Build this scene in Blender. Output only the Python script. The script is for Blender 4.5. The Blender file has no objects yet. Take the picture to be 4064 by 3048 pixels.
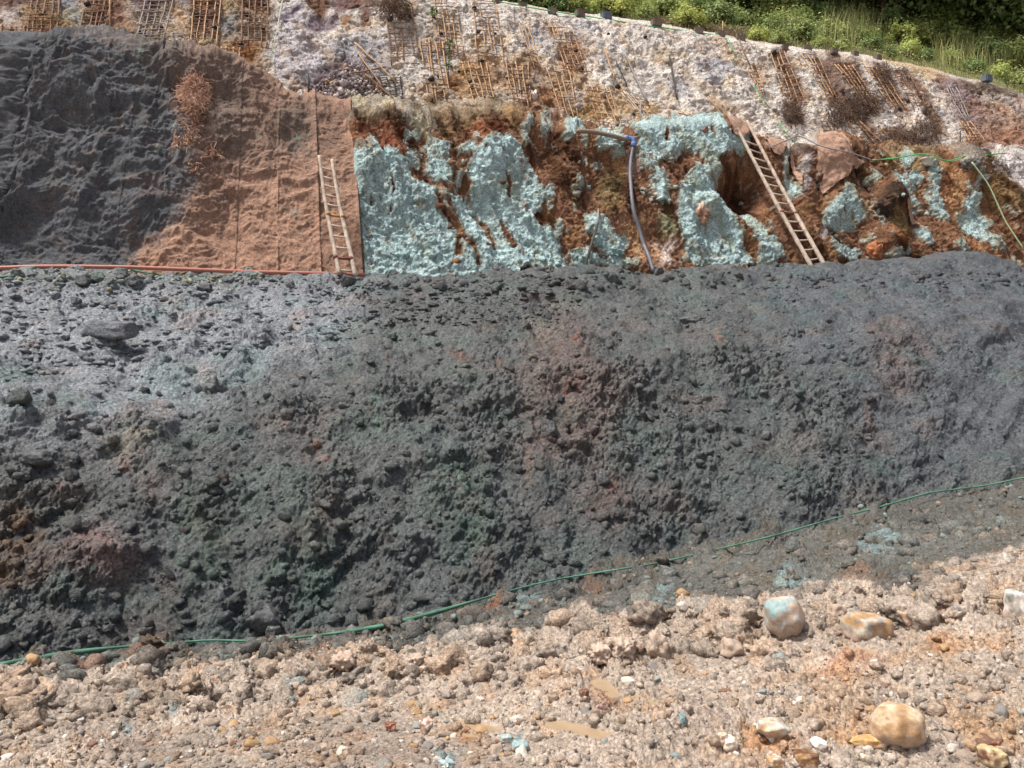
import bpy, bmesh, math, random
import numpy as np
from mathutils import Vector, Matrix, Euler

# ------------------------------------------------------------------ camera, sky, sun, exposure
SC = bpy.context.scene
COL = SC.collection
H = 2.6                                   # eye height (m), photographer on a low spoil heap
F = 3052.0                                # focal length in photo pixels (4064 wide)
cam_d = bpy.data.cameras.new('camera')
cam = bpy.data.objects.new('camera', cam_d); COL.objects.link(cam)
cam.location = (0, 0, H); cam.rotation_euler = (math.radians(90), 0, 0)
cam_d.sensor_fit = 'HORIZONTAL'; cam_d.sensor_width = 36.0
cam_d.lens = 36.0 * F / 4064.0
cam_d.clip_start = 0.1; cam_d.clip_end = 2000
SC.camera = cam

SUN_EL, SUN_AZ = 66.0, 250.0              # azimuth clockwise from +Y: a high, hazy late-morning sun from the left
world = bpy.data.worlds.new('World'); SC.world = world; world.use_nodes = True
wn = world.node_tree; wn.nodes.clear()
wo = wn.nodes.new('ShaderNodeOutputWorld'); wb = wn.nodes.new('ShaderNodeBackground')
sky = wn.nodes.new('ShaderNodeTexSky'); sky.sky_type = 'NISHITA'; sky.sun_disc = False
sky.sun_elevation = math.radians(SUN_EL); sky.sun_rotation = math.radians(SUN_AZ)
sky.dust_density = 6.0; sky.air_density = 1.0; sky.ozone_density = 0.6
whs = wn.nodes.new('ShaderNodeHueSaturation'); whs.inputs['Saturation'].default_value = 0.8
wn.links.new(sky.outputs[0], whs.inputs['Color']); wn.links.new(whs.outputs[0], wb.inputs[0])
wb.inputs[1].default_value = 0.075; wn.links.new(wb.outputs[0], wo.inputs[0])

sun_d = bpy.data.lights.new('sun', 'SUN'); sun_d.energy = 2.8; sun_d.angle = math.radians(6)
sun_d.color = (1.0, 0.95, 0.88)
sun = bpy.data.objects.new('sun', sun_d); COL.objects.link(sun)
el, az = math.radians(SUN_EL), math.radians(SUN_AZ)
sdir = Vector((math.sin(az) * math.cos(el), math.cos(az) * math.cos(el), math.sin(el)))
sun.rotation_euler = sdir.to_track_quat('Z', 'Y').to_euler(); sun.location = (0, 0, 40)

SC.view_settings.view_transform = 'Standard'; SC.view_settings.look = 'None'
SC.view_settings.gamma = 1.0; SC.view_settings.exposure = 0.7
SC.view_settings.use_curve_mapping = False
SC.cycles.max_bounces = 5; SC.cycles.diffuse_bounces = 3

RNG = np.random.default_rng(7); random.seed(7)

# ------------------------------------------------------------------ small maths
def lin(c):
    c = np.asarray(c, float) / 255.0
    c = np.where(c <= 0.04045, c / 12.92, ((c + 0.055) / 1.055) ** 2.4)
    g = (c * np.array([.3, .5, .2])).sum(-1, keepdims=True)
    return c * .82 + g * .18                # dusty surfaces: bounced light brings the rest of the colour back

def P(u, v, Y):                            # photo pixel + depth -> world point
    return np.array([(u - 2032) / F * Y, Y, H - (v - 1524) / F * Y])

def px(p):                                 # world -> photo pixel
    p = np.asarray(p); return 2032 + p[..., 0] / p[..., 1] * F, 1524 - (p[..., 2] - H) / p[..., 1] * F

_perm = np.random.default_rng(3).permutation(256).astype(np.int32); _perm = np.concatenate([_perm, _perm, _perm])
_g = np.random.default_rng(4).normal(size=(256, 3)).astype(np.float32); _g /= np.linalg.norm(_g, axis=1)[:, None]
_rt = np.random.default_rng(5).random((256, 3)).astype(np.float32)

def perlin(p, freq, seed=0):
    q = np.asarray(p, np.float32) * np.float32(freq) + np.float32(seed * 17.31 + 100.0)
    i = np.floor(q).astype(np.int32); f = q - i
    w = f * f * f * (f * (f * 6 - 15) + 10)
    i &= 255
    out = 0
    X0, Y0, Z0 = i[..., 0], i[..., 1], i[..., 2]
    for dx in (0, 1):
        wx = w[..., 0] if dx else 1 - w[..., 0]
        a = _perm[X0 + dx]
        for dy in (0, 1):
            wy = w[..., 1] if dy else 1 - w[..., 1]
            b = _perm[a + Y0 + dy]
            for dz in (0, 1):
                wz = w[..., 2] if dz else 1 - w[..., 2]
                g = _g[_perm[b + Z0 + dz]]
                d = g[..., 0] * (f[..., 0] - dx) + g[..., 1] * (f[..., 1] - dy) + g[..., 2] * (f[..., 2] - dz)
                out = out + wx * wy * wz * d
    return out * 1.5

_vt = (np.random.default_rng(6).random((64, 64, 64)).astype(np.float32) * 2 - 1).ravel()
def vnoise(p, freq, seed=0):
    q = p * np.float32(freq) + np.float32(seed * 11.37 + 300.0)
    i = np.floor(q); f = q - i; i = i.astype(np.int32)
    w = f * f * (3 - 2 * f)
    x0 = (i[..., 0] & 63) << 12; x1 = ((i[..., 0] + 1) & 63) << 12; y0 = (i[..., 1] & 63) << 6; y1 = ((i[..., 1] + 1) & 63) << 6
    z0 = i[..., 2] & 63; z1 = (i[..., 2] + 1) & 63
    wx, wy, wz = w[..., 0], w[..., 1], w[..., 2]
    def row(a):
        b, c = a + y0, a + y1
        e = _vt[b + z0]; e = e + (_vt[b + z1] - e) * wz; g = _vt[c + z0]; g = g + (_vt[c + z1] - g) * wz
        return e + (g - e) * wy
    a = row(x0); return (a + (row(x1) - a) * wx) * 0.75

def fbm(p, freq, octv=4, seed=0, gain=0.5, ridge=False, fast=False):
    a, s, n = 1.0, 0.0, 0.0
    p = np.asarray(p, np.float32)
    for k in range(octv):
        v = perlin(p, freq, seed) if (k == 0 and not fast) else vnoise(p, freq * 2.03 ** k, seed + k * 3)
        if ridge == 'billow': v = 2.4 * np.abs(v) - .6
        elif ridge: v = 1 - 2 * np.abs(v)
        s = s + a * v; n += a; a *= gain
    return s / n

def fbc(*a, **k): return 2.0 * fbm(*a, **k)          # full-range version for colour masks

def worley(s, t, freq, seed=0):            # 2-D cellular: F1, F2, random of the nearest cell
    x = np.asarray(s, np.float32) * freq + seed * 7.7 + 50; y = np.asarray(t, np.float32) * freq + seed * 3.1 + 50
    ix = np.floor(x).astype(np.int32); iy = np.floor(y).astype(np.int32)
    f1 = np.full(x.shape, 9, np.float32); f2 = f1.copy(); r = np.zeros(x.shape, np.float32)
    for dx in (-1, 0, 1):
        for dy in (-1, 0, 1):
            cx, cy = ix + dx, iy + dy
            h = _perm[(_perm[(cx & 255)] + cy) & 255]
            c = _rt[h]
            d = np.sqrt((cx + c[..., 0] - x) ** 2 + (cy + c[..., 1] - y) ** 2)
            nr = d < f1
            f2 = np.where(nr, f1, np.minimum(f2, d)); r = np.where(nr, c[..., 2], r); f1 = np.where(nr, d, f1)
    return f1, f2, r

def lumps(s, t, freq, seed=0, lo=0.22, hi=0.85, soft=False, sparse=.35):   # lumps of uneven size and outline, 0..1, with bare ground between
    q = np.stack([s, t, 0 * s], -1).astype(np.float32)
    a = vnoise(q, freq * 1.3, seed) * .42 / freq; b = vnoise(q, freq * 1.3, seed + 9) * .42 / freq
    f1, f2, r = worley(s + a, t + b, freq, seed)
    k = np.clip((r - sparse) / (1 - sparse), 0, 1); rad = lo + (hi - lo) * k
    q = np.maximum(0, 1 - (f1 / rad) ** 2) * (r > sparse)
    return (q if soft else np.sqrt(q)) * (0.3 + 0.7 * k)

def sstep(a, b, x):
    t = np.clip((x - a) / (b - a), 0, 1); return t * t * (3 - 2 * t)

def blur(a, k, n=2):
    for _ in range(n):
        for ax in (0, 1):
            pad = [(0, 0)] * a.ndim; pad[ax] = (k + 1, k)
            c = np.cumsum(np.pad(a, pad, mode='edge'), axis=ax)
            m = a.shape[ax]; w = 2 * k + 1
            sl1 = [slice(None)] * a.ndim; sl0 = [slice(None)] * a.ndim
            sl1[ax] = slice(w, w + m); sl0[ax] = slice(0, m)
            a = (c[tuple(sl1)] - c[tuple(sl0)]) / w
    return a

# ------------------------------------------------------------------ object helpers
def mesh_np(name, V, Q, mat=None, smooth=True, col=None):
    V = np.asarray(V, np.float32).reshape(-1, 3); Q = np.asarray(Q, np.int32); n = Q.shape[1]
    me = bpy.data.meshes.new(name)
    me.vertices.add(len(V)); me.vertices.foreach_set('co', V.ravel())
    me.loops.add(Q.size); me.loops.foreach_set('vertex_index', Q.ravel())
    me.polygons.add(len(Q)); me.polygons.foreach_set('loop_start', np.arange(0, Q.size, n, dtype=np.int32))
    if smooth: me.polygons.foreach_set('use_smooth', np.ones(len(Q), bool))
    me.update(calc_edges=True)
    if col is not None:
        a = me.color_attributes.new('Col', 'FLOAT_COLOR', 'POINT')
        c = np.ones((len(V), 4), np.float32); c[:, :3] = np.clip(np.asarray(col).reshape(-1, 3), 0, 1)
        a.data.foreach_set('color', c.ravel())
    if mat: me.materials.append(mat)
    return me

def ob(name, me, parent=None, label=None, cat=None, group=None, kind=None, loc=None, rot=None, scale=None):
    o = bpy.data.objects.new(name, me); COL.objects.link(o)
    if parent is not None: o.parent = parent
    if loc is not None: o.location = loc
    if rot is not None: o.rotation_euler = rot
    if scale is not None: o.scale = scale
    if label: o['label'] = label
    if cat: o['category'] = cat
    if group: o['group'] = group
    if kind: o['kind'] = kind
    return o

def tube_np(pts, rad, sides=6, cap=True):
    pts = np.asarray(pts, float); n = len(pts)
    rad = np.broadcast_to(np.asarray(rad, float), (n,))
    T = np.gradient(pts, axis=0); T /= np.linalg.norm(T, axis=1)[:, None] + 1e-9
    up = np.array([0, 0, 1.0]) if abs(T[0, 2]) < 0.9 else np.array([0, 1.0, 0])
    A = np.cross(T, up); A /= np.linalg.norm(A, axis=1)[:, None] + 1e-9
    B = np.cross(T, A)
    th = np.arange(sides) / sides * 2 * np.pi
    V = pts[:, None] + rad[:, None, None] * (np.cos(th)[None, :, None] * A[:, None] + np.sin(th)[None, :, None] * B[:, None])
    i = np.arange(n - 1)[:, None] * sides; k = np.arange(sides)[None]; k2 = (k + 1) % sides
    Q = np.stack([i + k, i + k2, i + sides + k2, i + sides + k], -1).reshape(-1, 4)
    V = V.reshape(-1, 3)
    if cap:
        V = np.concatenate([V, pts[:1], pts[-1:]]); c0, c1 = len(V) - 2, len(V) - 1
        k = np.arange(sides); k2 = (k + 1) % sides
        Q = np.concatenate([Q, np.stack([k2, k, np.full(sides, c0), np.full(sides, c0)], -1),
                            np.stack([(n - 1) * sides + k, (n - 1) * sides + k2, np.full(sides, c1), np.full(sides, c1)], -1)])
    return V, Q

def quads_mesh(name, V, Q, mat, smooth=True, col=None):   # quads some of which are triangles (last index doubled)
    tri = Q[:, 2] == Q[:, 3]
    me = bpy.data.meshes.new(name)
    loops, starts = [], []
    fq, ft = Q[~tri], Q[tri][:, :3]
    li = np.concatenate([fq.ravel(), ft.ravel()]).astype(np.int32)
    st = np.concatenate([np.arange(len(fq)) * 4, len(fq) * 4 + np.arange(len(ft)) * 3]).astype(np.int32)
    V = np.asarray(V, np.float32)
    me.vertices.add(len(V)); me.vertices.foreach_set('co', V.ravel())
    me.loops.add(len(li)); me.loops.foreach_set('vertex_index', li)
    me.polygons.add(len(st)); me.polygons.foreach_set('loop_start', st)
    if smooth: me.polygons.foreach_set('use_smooth', np.ones(len(st), bool))
    me.update(calc_edges=True)
    if col is not None:
        a = me.color_attributes.new('Col', 'FLOAT_COLOR', 'POINT')
        c = np.ones((len(V), 4), np.float32); c[:, :3] = np.asarray(col).reshape(-1, 3)
        a.data.foreach_set('color', c.ravel())
    me.materials.append(mat)
    return me

def tube(name, pts, rad, mat, sides=6, **kw):
    V, Q = tube_np(pts, rad, sides)
    return ob(name, quads_mesh(name, V, Q, mat), **kw)

def smooth_path(pts, n=40, seed=None, wob=0):
    pts = np.asarray(pts, float); d = np.r_[0, np.cumsum(np.linalg.norm(np.diff(pts, axis=0), axis=1))]
    t = np.linspace(0, d[-1], n); q = np.stack([np.interp(t, d, pts[:, k]) for k in range(3)], 1)
    for _ in range(2):
        q[1:-1] = (q[:-2] + 2 * q[1:-1] + q[2:]) / 4
    if wob: q += np.random.default_rng(seed).normal(size=q.shape) * wob
    return q

ORD = ['first', 'second', 'third', 'fourth', 'fifth', 'sixth', 'seventh', 'eighth', 'ninth', 'tenth', 'eleventh', 'twelfth',
       'thirteenth', 'fourteenth', 'fifteenth', 'sixteenth', 'seventeenth', 'eighteenth', 'nineteenth', 'twentieth',
       'twenty-first', 'twenty-second', 'twenty-third', 'twenty-fourth', 'twenty-fifth', 'twenty-sixth', 'twenty-seventh',
       'twenty-eighth', 'twenty-ninth', 'thirtieth', 'thirty-first', 'thirty-second', 'thirty-third', 'thirty-fourth', 'thirty-fifth']

# ------------------------------------------------------------------ materials
def new_mat(name):
    m = bpy.data.materials.new(name); m.use_nodes = True
    nt = m.node_tree; b = nt.nodes['Principled BSDF']
    return m, nt, b

def noise_node(nt, scale, detail=6, rough=0.6, vec=None, stretch=None):
    tc = nt.nodes.new('ShaderNodeTexCoord'); src = tc.outputs['Object']
    if stretch:
        mp = nt.nodes.new('ShaderNodeMapping'); mp.inputs['Scale'].default_value = stretch
        nt.links.new(src, mp.inputs[0]); src = mp.outputs[0]
    n = nt.nodes.new('ShaderNodeTexNoise'); n.inputs['Scale'].default_value = scale
    n.inputs['Detail'].default_value = detail; n.inputs['Roughness'].default_value = rough
    nt.links.new(src, n.inputs['Vector']); return n

def ramp(nt, src, stops):
    r = nt.nodes.new('ShaderNodeValToRGB'); e = r.color_ramp.elements
    while len(e) < len(stops): e.new(0.5)
    for el_, (p, c) in zip(e, stops): el_.position = p; el_.color = (*c, 1) if len(c) == 3 else c
    nt.links.new(src, r.inputs[0]); return r

def mixc(nt, fac, a, b, mode='MIX'):
    m = nt.nodes.new('ShaderNodeMix'); m.data_type = 'RGBA'; m.blend_type = mode
    for s, x in ((m.inputs[0], fac), (m.inputs[6], a), (m.inputs[7], b)):
        if hasattr(x, 'links') or isinstance(x, bpy.types.NodeSocket): nt.links.new(x, s)
        elif isinstance(x, (int, float)): s.default_value = x
        else: s.default_value = (*x, 1)
    return m.outputs[2]

def earth_mat(name, rough=0.9, spec=0.25, mott=((3, .8, 1.2), (40, .7, 1.3)), bumps=((60, .5, .02),), col=None, jitter=0.0, fibre=False, crumbs=(), speck=None):
    m, nt, b = new_mat(name)
    if col is None:
        at = nt.nodes.new('ShaderNodeAttribute'); at.attribute_name = 'Col'; c = at.outputs['Color']
    else:
        rgb = nt.nodes.new('ShaderNodeRGB'); rgb.outputs[0].default_value = (*lin(col), 1); c = rgb.outputs[0]
    for sc, lo, hi in mott:
        n = noise_node(nt, sc, 4, 0.65)
        r = ramp(nt, n.outputs[0], [(0.3, (lo,) * 3), (0.7, (hi,) * 3)])
        c = mixc(nt, 1.0, c, r.outputs[0], 'MULTIPLY')
    if speck:                                                            # grains of differing tone, a pixel or two across
        sc, lo, hi = speck; tcs = nt.nodes.new('ShaderNodeTexCoord'); vs_ = nt.nodes.new('ShaderNodeTexVoronoi'); vs_.inputs['Scale'].default_value = sc
        nt.links.new(tcs.outputs['Object'], vs_.inputs['Vector']); r = ramp(nt, vs_.outputs['Color'], [(0.05, (lo,) * 3), (0.95, (hi,) * 3)]); c = mixc(nt, 1.0, c, r.outputs[0], 'MULTIPLY')
    if jitter:
        oi = nt.nodes.new('ShaderNodeObjectInfo')
        r = ramp(nt, oi.outputs['Random'], [(0, (1 - jitter, 1 - jitter, 1 - jitter)), (1, (1 + jitter, 1 + jitter * .9, 1 + jitter * .8))])
        c = mixc(nt, 1.0, c, r.outputs[0], 'MULTIPLY')
    nt.links.new(c, b.inputs['Base Color'])
    b.inputs['Roughness'].default_value = rough; b.inputs['Specular IOR Level'].default_value = spec
    prev = None
    for sc, st, dist in crumbs:                                          # granular crumb texture, finer than a pixel or two
        tcn = nt.nodes.new('ShaderNodeTexCoord'); vo = nt.nodes.new('ShaderNodeTexVoronoi'); vo.inputs['Scale'].default_value = sc; vo.inputs['Randomness'].default_value = 1.0
        nt.links.new(tcn.outputs['Object'], vo.inputs['Vector'])
        bp = nt.nodes.new('ShaderNodeBump'); bp.invert = True; bp.inputs['Strength'].default_value = st; bp.inputs['Distance'].default_value = dist
        nt.links.new(vo.outputs['Distance'], bp.inputs['Height'])
        if prev: nt.links.new(prev, bp.inputs['Normal'])
        prev = bp.outputs[0]
    for sc, st, dist in bumps:
        n = noise_node(nt, sc, 4, 0.7, stretch=(1, 1, 3) if fibre else None)
        bp = nt.nodes.new('ShaderNodeBump'); bp.inputs['Strength'].default_value = st; bp.inputs['Distance'].default_value = dist
        nt.links.new(n.outputs[0], bp.inputs['Height'])
        if prev: nt.links.new(prev, bp.inputs['Normal'])
        prev = bp.outputs[0]
    if prev: nt.links.new(prev, b.inputs['Normal'])
    return m

M_dark = earth_mat('sprayed_concrete', 0.48, 0.5, ((1.7, .8, 1.22), (24, .6, 1.42)), ((30, .9, .04), (100, .8, .014)), crumbs=((40, .45, .016),), speck=(34, .5, 1.55))
M_mud = earth_mat('tan_mud', 0.75, 0.3, ((1.2, .86, 1.12), (24, .62, 1.34)), ((26, .8, .03), (110, .7, .01)), crumbs=((48, .5, .012),), speck=(52, .62, 1.34))
M_rock = earth_mat('weathered_rock', 0.9, 0.2, ((2, .8, 1.2), (16, .6, 1.34)), ((6, 1.0, .12), (30, 1.0, .04)), speck=(22, .72, 1.26))
M_blue = earth_mat('altered_rock', 0.9, 0.2, ((2.5, .82, 1.18), (22, .55, 1.42)), ((7, 1.0, .10), (34, 1.0, .04)), speck=(26, .68, 1.3))
M_coir = earth_mat('coir_matting', 0.95, 0.1, ((3, .85, 1.15), (45, .62, 1.36)), ((10, .5, .03), (60, 1.0, .02)), fibre=True, speck=(34, .72, 1.26))
M_soil = earth_mat('hillside_soil', 0.95, 0.1, ((1, .7, 1.3), (10, .7, 1.3)), ((8, .7, .08),))
M_stone = earth_mat('loose_stone', 0.85, 0.3, ((6, .75, 1.2), (40, .8, 1.2)), ((30, .5, .01), (120, .4, .004)), jitter=0.12)

def plain(name, rgb, rough=0.6, spec=0.4, mott=(30, .8, 1.2), bump=(80, .3, .004)):
    return earth_mat(name, rough, spec, (mott,), (bump,), col=rgb)
M_bamboo_new = plain('bamboo_yellow', (188, 142, 90), 0.6, mott=(9, .6, 1.2))
M_bamboo_old = plain('bamboo_brown', (136, 98, 70), 0.75, mott=(9, .6, 1.25))
M_bamboo_grey = plain('bamboo_grey', (150, 140, 136), 0.75)
M_ladder = plain('bamboo_pale', (200, 178, 158), 0.7, mott=(7, .5, 1.25))
M_wrap_red = plain('red_cord', (120, 48, 40)); M_wrap_yel = plain('yellow_cord', (170, 120, 40))
M_black = plain('black_bag', (38, 32, 31), 0.6)
M_block = plain('concrete_block', (112, 96, 88), 0.85); M_block2 = plain('blue_block', (92, 104, 122), 0.8)
M_redpipe = plain('pink_pipe', (190, 112, 92), 0.5); M_hose = plain('grey_hose', (112, 112, 124), 0.5, mott=(6, .7, 1.25))
M_brownpipe = plain('muddy_pipe', (140, 122, 108), 0.6); M_fit = plain('blue_fitting', (96, 128, 192), 0.45)
M_green = plain('green_rope', (70, 190, 110), 0.6, mott=(3, .45, 1.3)); M_green2 = plain('dusty_green_rope', (78, 138, 112), 0.75, mott=(4, .45, 1.25))
M_pale = plain('pale_rope', (168, 190, 140), 0.7); M_stick = plain('dark_stick', (70, 66, 62), 0.8); M_white = plain('white_bucket', (196, 190, 184), 0.5)
M_twig = plain('dry_twig', (116, 92, 76), 0.9); M_fib = plain('coir_fibre', (206, 162, 136), 0.95); M_bark = plain('bark', (84, 70, 56), 0.9)

# ------------------------------------------------------------------ painted mineral colour (what the rock is, plus sky light painted on the dark slope's upper left)
GU0, GV0, GS = -400, -400, 4.0
GW, GH = 1220, 980
class Paint:
    def __init__(s, base): s.m = np.empty((GH, GW, 3), np.float32); s.m[:] = lin(base)
    def mask(s, poly, soft):
        p = np.asarray(poly, float); x = (p[:, 0] - GU0) / GS; y = (p[:, 1] - GV0) / GS
        pad = int(soft / GS * 2) + 2
        x0, x1 = int(max(0, x.min() - pad)), int(min(GW, x.max() + pad + 1)); y0, y1 = int(max(0, y.min() - pad)), int(min(GH, y.max() + pad + 1))
        if x1 <= x0 or y1 <= y0: return None
        X, Y = np.meshgrid(np.arange(x0, x1) + .5, np.arange(y0, y1) + .5)
        ins = np.zeros(X.shape, bool); n = len(p)
        for i in range(n):
            xa, ya, xb, yb = x[i], y[i], x[(i + 1) % n], y[(i + 1) % n]
            c = ((ya > Y) != (yb > Y)); 
            with np.errstate(divide='ignore', invalid='ignore'): ins ^= c & (X < (xb - xa) * (Y - ya) / (yb - ya + 1e-12) + xa)
        a = ins.astype(np.float32); k = int(round(soft / GS))
        if k > 0: a = blur(a, k, 2)
        return (y0, y1, x0, x1), a
    def poly(s, pts, rgb, soft=10, a=1.0):
        r = s.mask(pts, soft)
        if r is None: return
        (y0, y1, x0, x1), m = r; m = (m * a)[..., None]
        s.m[y0:y1, x0:x1] = s.m[y0:y1, x0:x1] * (1 - m) + lin(rgb) * m
    def line(s, pts, w, rgb, soft=6, a=1.0):
        pts = np.asarray(pts, float); d = np.gradient(pts, axis=0); d /= np.linalg.norm(d, axis=1)[:, None] + 1e-9
        nn = np.stack([-d[:, 1], d[:, 0]], 1) * w / 2
        s.poly(np.concatenate([pts + nn, (pts - nn)[::-1]]), rgb, soft, a)
    def blob(s, u, v, ru, rv, rgb, soft=8, a=1.0):
        t = np.linspace(0, 2 * np.pi, 14)[:-1]; k = 1 + 0.2 * np.sin(3 * t + u) + 0.12 * np.sin(5 * t + v)
        s.poly(np.stack([u + ru * k * np.cos(t), v + rv * k * np.sin(t)], 1), rgb, soft, a)
    def sample(s, u, v):
        return sample_map(s.m, u, v)

def sample_map(m, u, v):
    x = np.clip((u - GU0) / GS - .5, 0, GW - 1.01); y = np.clip((v - GV0) / GS - .5, 0, GH - 1.01)
    i, j = x.astype(int), y.astype(int); fx, fy = x - i, y - j
    if m.ndim == 3: fx, fy = fx[..., None], fy[..., None]
    return (m[j, i] * (1 - fx) + m[j, i + 1] * fx) * (1 - fy) + (m[j + 1, i] * (1 - fx) + m[j + 1, i + 1] * fx) * fy

def Z(poly, ox, oy, s=2.177): return [(ox + a / s, oy + b / s) for a, b in poly]

# ------------------------------------------------------------------ terrain patches
def columns(n, u0=-60, u1=4124, lo=-1000, hi=5000, ext=40):
    a = np.linspace(u0, u1, n); 
    if lo is not None: a = np.concatenate([np.linspace(lo, u0, ext, endpoint=False), a])
    if hi is not None: a = np.concatenate([a, np.linspace(u1, hi, ext + 1)[1:]])
    return a

class Patch:
    def __init__(s, us, curves, rows, smooth=6, csm=3):
        s.us = us; C = []
        for c in curves:
            c = np.asarray(c, float); v = np.interp(us, c[:, 0], c[:, 1]); Y = np.interp(us, c[:, 0], c[:, 2])
            for _ in range(csm):
                for a in (v, Y): a[1:-1] = (a[:-2] + 2 * a[1:-1] + a[2:]) / 4
            C.append(np.stack([(us - 2032) / F * Y, Y, H - (v - 1524) / F * Y], -1))
        R = []
        for k, n in enumerate(rows):
            t = np.linspace(0, 1, n, endpoint=(k == len(rows) - 1))[:, None, None]
            R.append(C[k][None] * (1 - t) + C[k + 1][None] * t)
        s.P = np.concatenate(R, 0)
        for _ in range(smooth): s.P[1:-1] = (s.P[:-2] + 2 * s.P[1:-1] + s.P[2:]) / 4
        N = np.cross(np.gradient(s.P, axis=1), np.gradient(s.P, axis=0)); N /= np.linalg.norm(N, axis=-1, keepdims=True) + 1e-9
        sg = np.sign(((np.array([0, 0, H + 3]) - s.P) * N).sum(-1).mean()); s.N = (N * sg).astype(np.float32); s.P = s.P.astype(np.float32)
        s.u, s.v = px(s.P); s.D = np.zeros(s.P.shape[:2], np.float32); s.flip = sg
        d = np.linalg.norm(np.diff(s.P, axis=0), axis=-1); s.t = np.concatenate([np.zeros((1, s.P.shape[1]), np.float32), np.cumsum(d, 0)], 0)
    def finish(s): s.Pd = s.P + s.N * s.D[..., None]; s.Ds = blur(s.D, 5, 2)
    def quads(s, c0=0, c1=None):
        nb, nu = s.P.shape[:2]; c1 = nu - 1 if c1 is None else c1
        i, j = np.meshgrid(np.arange(nb - 1), np.arange(c0, c1), indexing='ij'); a = i * nu + j
        Q = np.stack([a, a + 1, a + nu + 1, a + nu], -1).reshape(-1, 4)
        return Q if s.flip > 0 else Q[:, ::-1]
    def build(s, name, mat, col, **kw):
        return ob(name, mesh_np(name, s.Pd, s.quads(), mat, True, col), **kw)
    def idx(s, u, v):
        j = np.interp(u, s.us, np.arange(len(s.us))); jj = int(round(j)); cv = s.v[:, jj]
        o = np.argsort(cv); i = int(round(np.interp(v, cv[o], o.astype(float)))); return i, jj
    def at(s, u, v, off=0.0, smooth=False):
        uu, vv = u, v
        for _ in range(3):
            i, j = s.idx(uu, vv); d = s.Ds[i, j] if smooth else s.D[i, j]
            p = s.P[i, j] + s.N[i, j] * (d + off); a, b = px(p); uu += (u - a) * .8; vv += (v - b) * .8
        return p, s.N[i, j]

def strike(u, y0, k=0.3): return y0 / (1 - k * (np.asarray(u, float) - 2032) / F)
def cv(pts, y0): return [(u, v, float(strike(u, y0))) for u, v in pts]

# ---------- ground: churned tan mud
def gz(u, v, z): return (u, v, (H - z) / ((v - 1524) / F))
FOOT = [(-1000, 2830, 7.1), (0, 2650, 7.9), (800, 2560, 8.9), (1300, 2490, 9.5), (1800, 2400, 10.1), (2400, 2270, 10.9), (3000, 2130, 11.6),
        (3500, 2010, 12.3), (4064, 1900, 13.0), (5000, 1720, 14.6)]
us = columns(960, lo=-3000, hi=7500)
zf = lambda y: H
footz = [(u, H - (v - 1524) / F * y) for u, v, y in FOOT]
fz = lambda u: float(np.interp(u, [a for a, b in footz], [b for a, b in footz]))
fv = lambda u: float(np.interp(u, [a for a, b, c in FOOT], [b for a, b, c in FOOT]))
g_near = [gz(u, 3900, 0.0) for u in (-1000, 0, 2000, 4064, 5000)]
g_low = [gz(u, 3120, 0.0) for u in (-1000, 0, 2000, 4064, 5000)]
g_mid = [gz(u, (3120 + fv(u)) / 2, fz(u) * .45) for u in (-1000, 0, 1000, 2000, 3000, 4064, 5000)]
g_foot = [gz(u, fv(u), fz(u)) for u in (-1000, 0, 800, 1300, 1800, 2400, 3000, 3500, 4064, 5000)]
g_back = [(u, v + (2.6 - 0) * 0 - 60, y + 1.2) for u, v, y in FOOT]
g_back = [(u, 1524 + (H - (fz(u) - .1)) / (y + 1.5) * F, y + 1.5) for u, v, y in FOOT]
G = Patch(us, [g_near, g_low, g_mid, g_foot, g_back], [14, 110, 120, 14], smooth=8)
X, Y = G.P[..., 0], G.P[..., 1]
ridge = np.exp(-((G.v - np.interp(G.u, [0, 600, 1100, 1600, 2100, 2600, 3100, 3600, 4064], [2800, 2740, 2690, 2640, 2600, 2530, 2470, 2420, 2370])) / 75) ** 2)
nearf = sstep(-20, -160, G.v - 0 - np.interp(G.u, [a for a, b, c in FOOT], [b for a, b, c in FOOT]) - 160)   # 1 at the foot
rough = sstep(-.25, .35, fbm(G.P, .7, 3, 2)) * .8 + .3
lump = lumps(X, Y, 2.6, 1, soft=True, sparse=.4) * .15 + lumps(X, Y, 6, 2, soft=True) * .075
flat = sstep(.05, .45, fbm(G.P, .8, 2, 9) + .25 * sstep(2700, 3000, G.v))
G.D = .09 * fbm(G.P, .9, 4, 5) + (.13 * fbm(G.P, 1.9, 4, 6, ridge='billow') + lump) * (ridge * 1.0 + rough * .5 + nearf * .9) * (1 - .8 * flat) + ridge * .10
G.D += (lumps(X, Y, 13, 3) * .034 + lumps(X, Y, 27, 4) * .02 + .06 * fbm(G.P, 6, 5, 8, gain=.7)) * (.5 + rough * .7) * (1 - .6 * flat)
G.D += -.05 * nearf
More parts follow.
